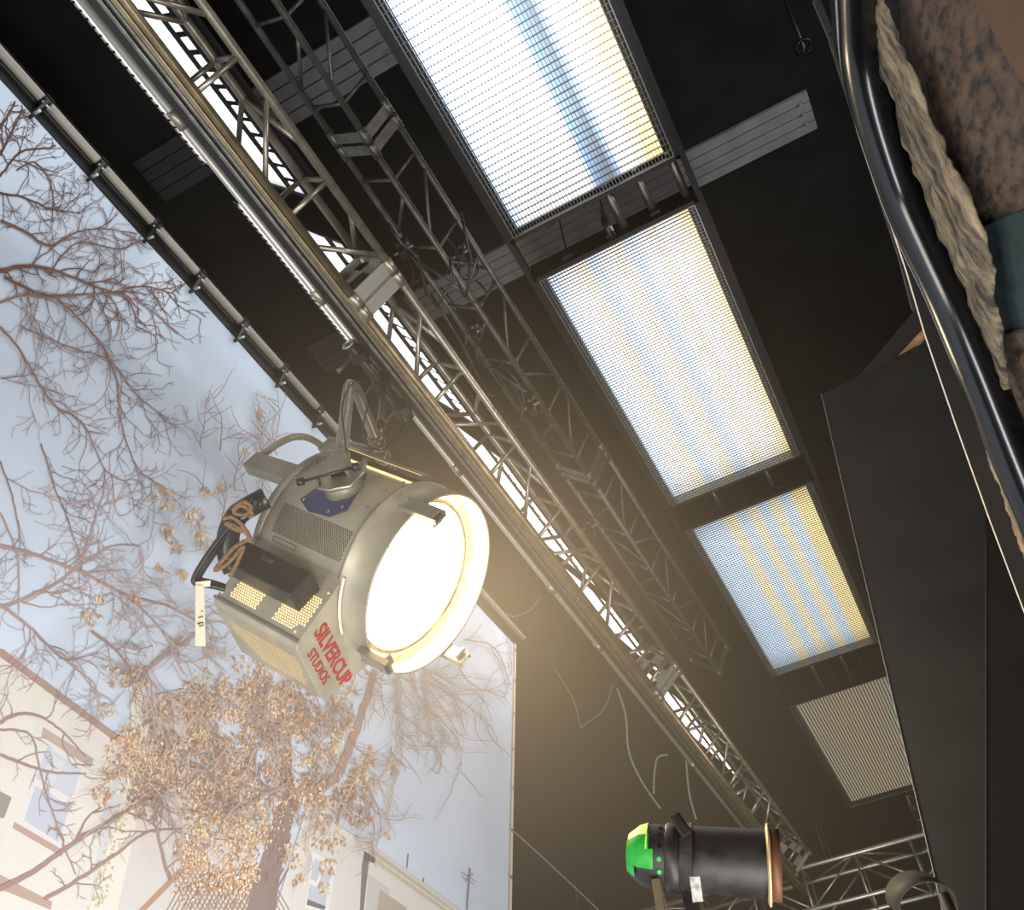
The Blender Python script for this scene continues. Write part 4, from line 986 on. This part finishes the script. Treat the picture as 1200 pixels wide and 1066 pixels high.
# ------------------------------------------------------------------ lights
def area(name, loc, target, size, energy, col, sy=None):
    l = bpy.data.lights.new(name, 'AREA'); l.energy = energy; l.color = col; l.size = size
    if sy: l.shape = 'RECTANGLE'; l.size_y = sy
    o = bpy.data.objects.new(name, l); COL.objects.link(o); o.location = loc
    o.rotation_euler = (V(target) - V(loc)).to_track_quat('-Z', 'Y').to_euler(); return o
area('backdrop_flood', (2.0, .1, .3), (2.6, 3.3, 3.0), 4.5, 310, (.97, .985, 1), .8)
area('backdrop_flood', (6.3, -.5, .6), (5.8, 3.3, 3.4), 2.0, 125, (1, .97, .94), .8)
area('wall_fill', (-.4, .9, 1.2), (.9, -.6, 3.2), .35, 2.6, (1, .86, .66))  # unseen light added to brighten the near foam wall
area('decking_fill', (1.5, -4.5, 5.5), (3.0, .6, 9.1), .5, 115, (1, .98, .98))  # unseen light added to lift the decking out of the black ceiling
area('camera_side_fill', (-1.6, 2.0, 1.0), (2.6, 1.7, 4.4), 1.6, 115, (1, .96, .88))
area('far_end_fill', (8.5, .5, 2.2), (11.5, 1.0, 6.0), 1.2, 70, (1, .97, .92))  # unseen light added to brighten the cross truss
l = bpy.data.lights.new('lamp_beam', 'SPOT'); l.energy = 300; l.color = (1, .82, .55); l.spot_size = 1.4; l.spot_blend = .6; l.shadow_soft_size = .3
o = bpy.data.objects.new('lamp_beam', l); COL.objects.link(o); o.location = LC0 + zl * .05; o.rotation_euler = zl.to_track_quat('-Z', 'Y').to_euler()

# ------------------------------------------------------------------ world: faint fill, and emissive glows imitating lamp-lit haze and veil
w = bpy.data.worlds.new('world'); sc.world = w; w.use_nodes = True; nt = w.node_tree; L = nt.links.new
nt.nodes['Background'].inputs['Color'].default_value = (.5, .55, .6, 1); nt.nodes['Background'].inputs['Strength'].default_value = .05
out = nt.nodes['World Output']
geo = nt.nodes.new('ShaderNodeNewGeometry')
def mth(op, *a):
    k = nt.nodes.new('ShaderNodeMath'); k.operation = op
    for i, v in enumerate(a):
        if isinstance(v, (int, float)): k.inputs[i].default_value = v
        else: L(v, k.inputs[i])
    return k.outputs[0]
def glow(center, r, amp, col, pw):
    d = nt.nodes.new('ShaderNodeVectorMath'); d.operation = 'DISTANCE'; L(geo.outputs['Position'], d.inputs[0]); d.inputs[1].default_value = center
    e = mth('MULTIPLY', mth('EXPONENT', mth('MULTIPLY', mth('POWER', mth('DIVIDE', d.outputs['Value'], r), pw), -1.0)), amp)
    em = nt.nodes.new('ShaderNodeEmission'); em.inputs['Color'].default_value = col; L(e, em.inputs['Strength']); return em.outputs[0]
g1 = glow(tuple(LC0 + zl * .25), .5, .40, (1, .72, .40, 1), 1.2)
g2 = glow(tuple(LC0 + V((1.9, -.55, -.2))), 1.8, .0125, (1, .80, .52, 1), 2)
g3 = glow(tuple(ond(200, 900, 4.0)), 1.1, .05, (1, .93, .88, 1), 2)
def add(a, b):
    k = nt.nodes.new('ShaderNodeAddShader'); L(a, k.inputs[0]); L(b, k.inputs[1]); return k.outputs[0]
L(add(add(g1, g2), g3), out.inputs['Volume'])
try: w.cycles.volume_step_size = .35
except Exception: pass
sc.cycles.volume_step_rate = 1.0; sc.cycles.volume_max_steps = 14
sc.cycles.max_bounces = 5; sc.cycles.diffuse_bounces = 2; sc.cycles.glossy_bounces = 3; sc.cycles.volume_bounces = 0
sc.cycles.use_denoising = True; sc.cycles.use_adaptive_sampling = True; sc.cycles.adaptive_threshold = .03
sc.view_settings.view_transform = 'Standard'; sc.view_settings.look = 'None'; sc.view_settings.exposure = 0

# ------------------------------------------------------------------ camera
cd = bpy.data.cameras.new('camera'); cam = bpy.data.objects.new('camera', cd); COL.objects.link(cam)
cd.sensor_width = 36; cd.lens = F / 1200 * 36; cd.clip_start = .02; cd.clip_end = 200
cd.dof.use_dof = True; cd.dof.focus_distance = 4.6; cd.dof.aperture_fstop = 11
R = Matrix((c2w((1, 0, 0)), c2w((0, -1, 0)), c2w((0, 0, -1)))).transposed()
cam.matrix_world = Matrix.Translation(CAM) @ R.to_4x4()
sc.camera = cam
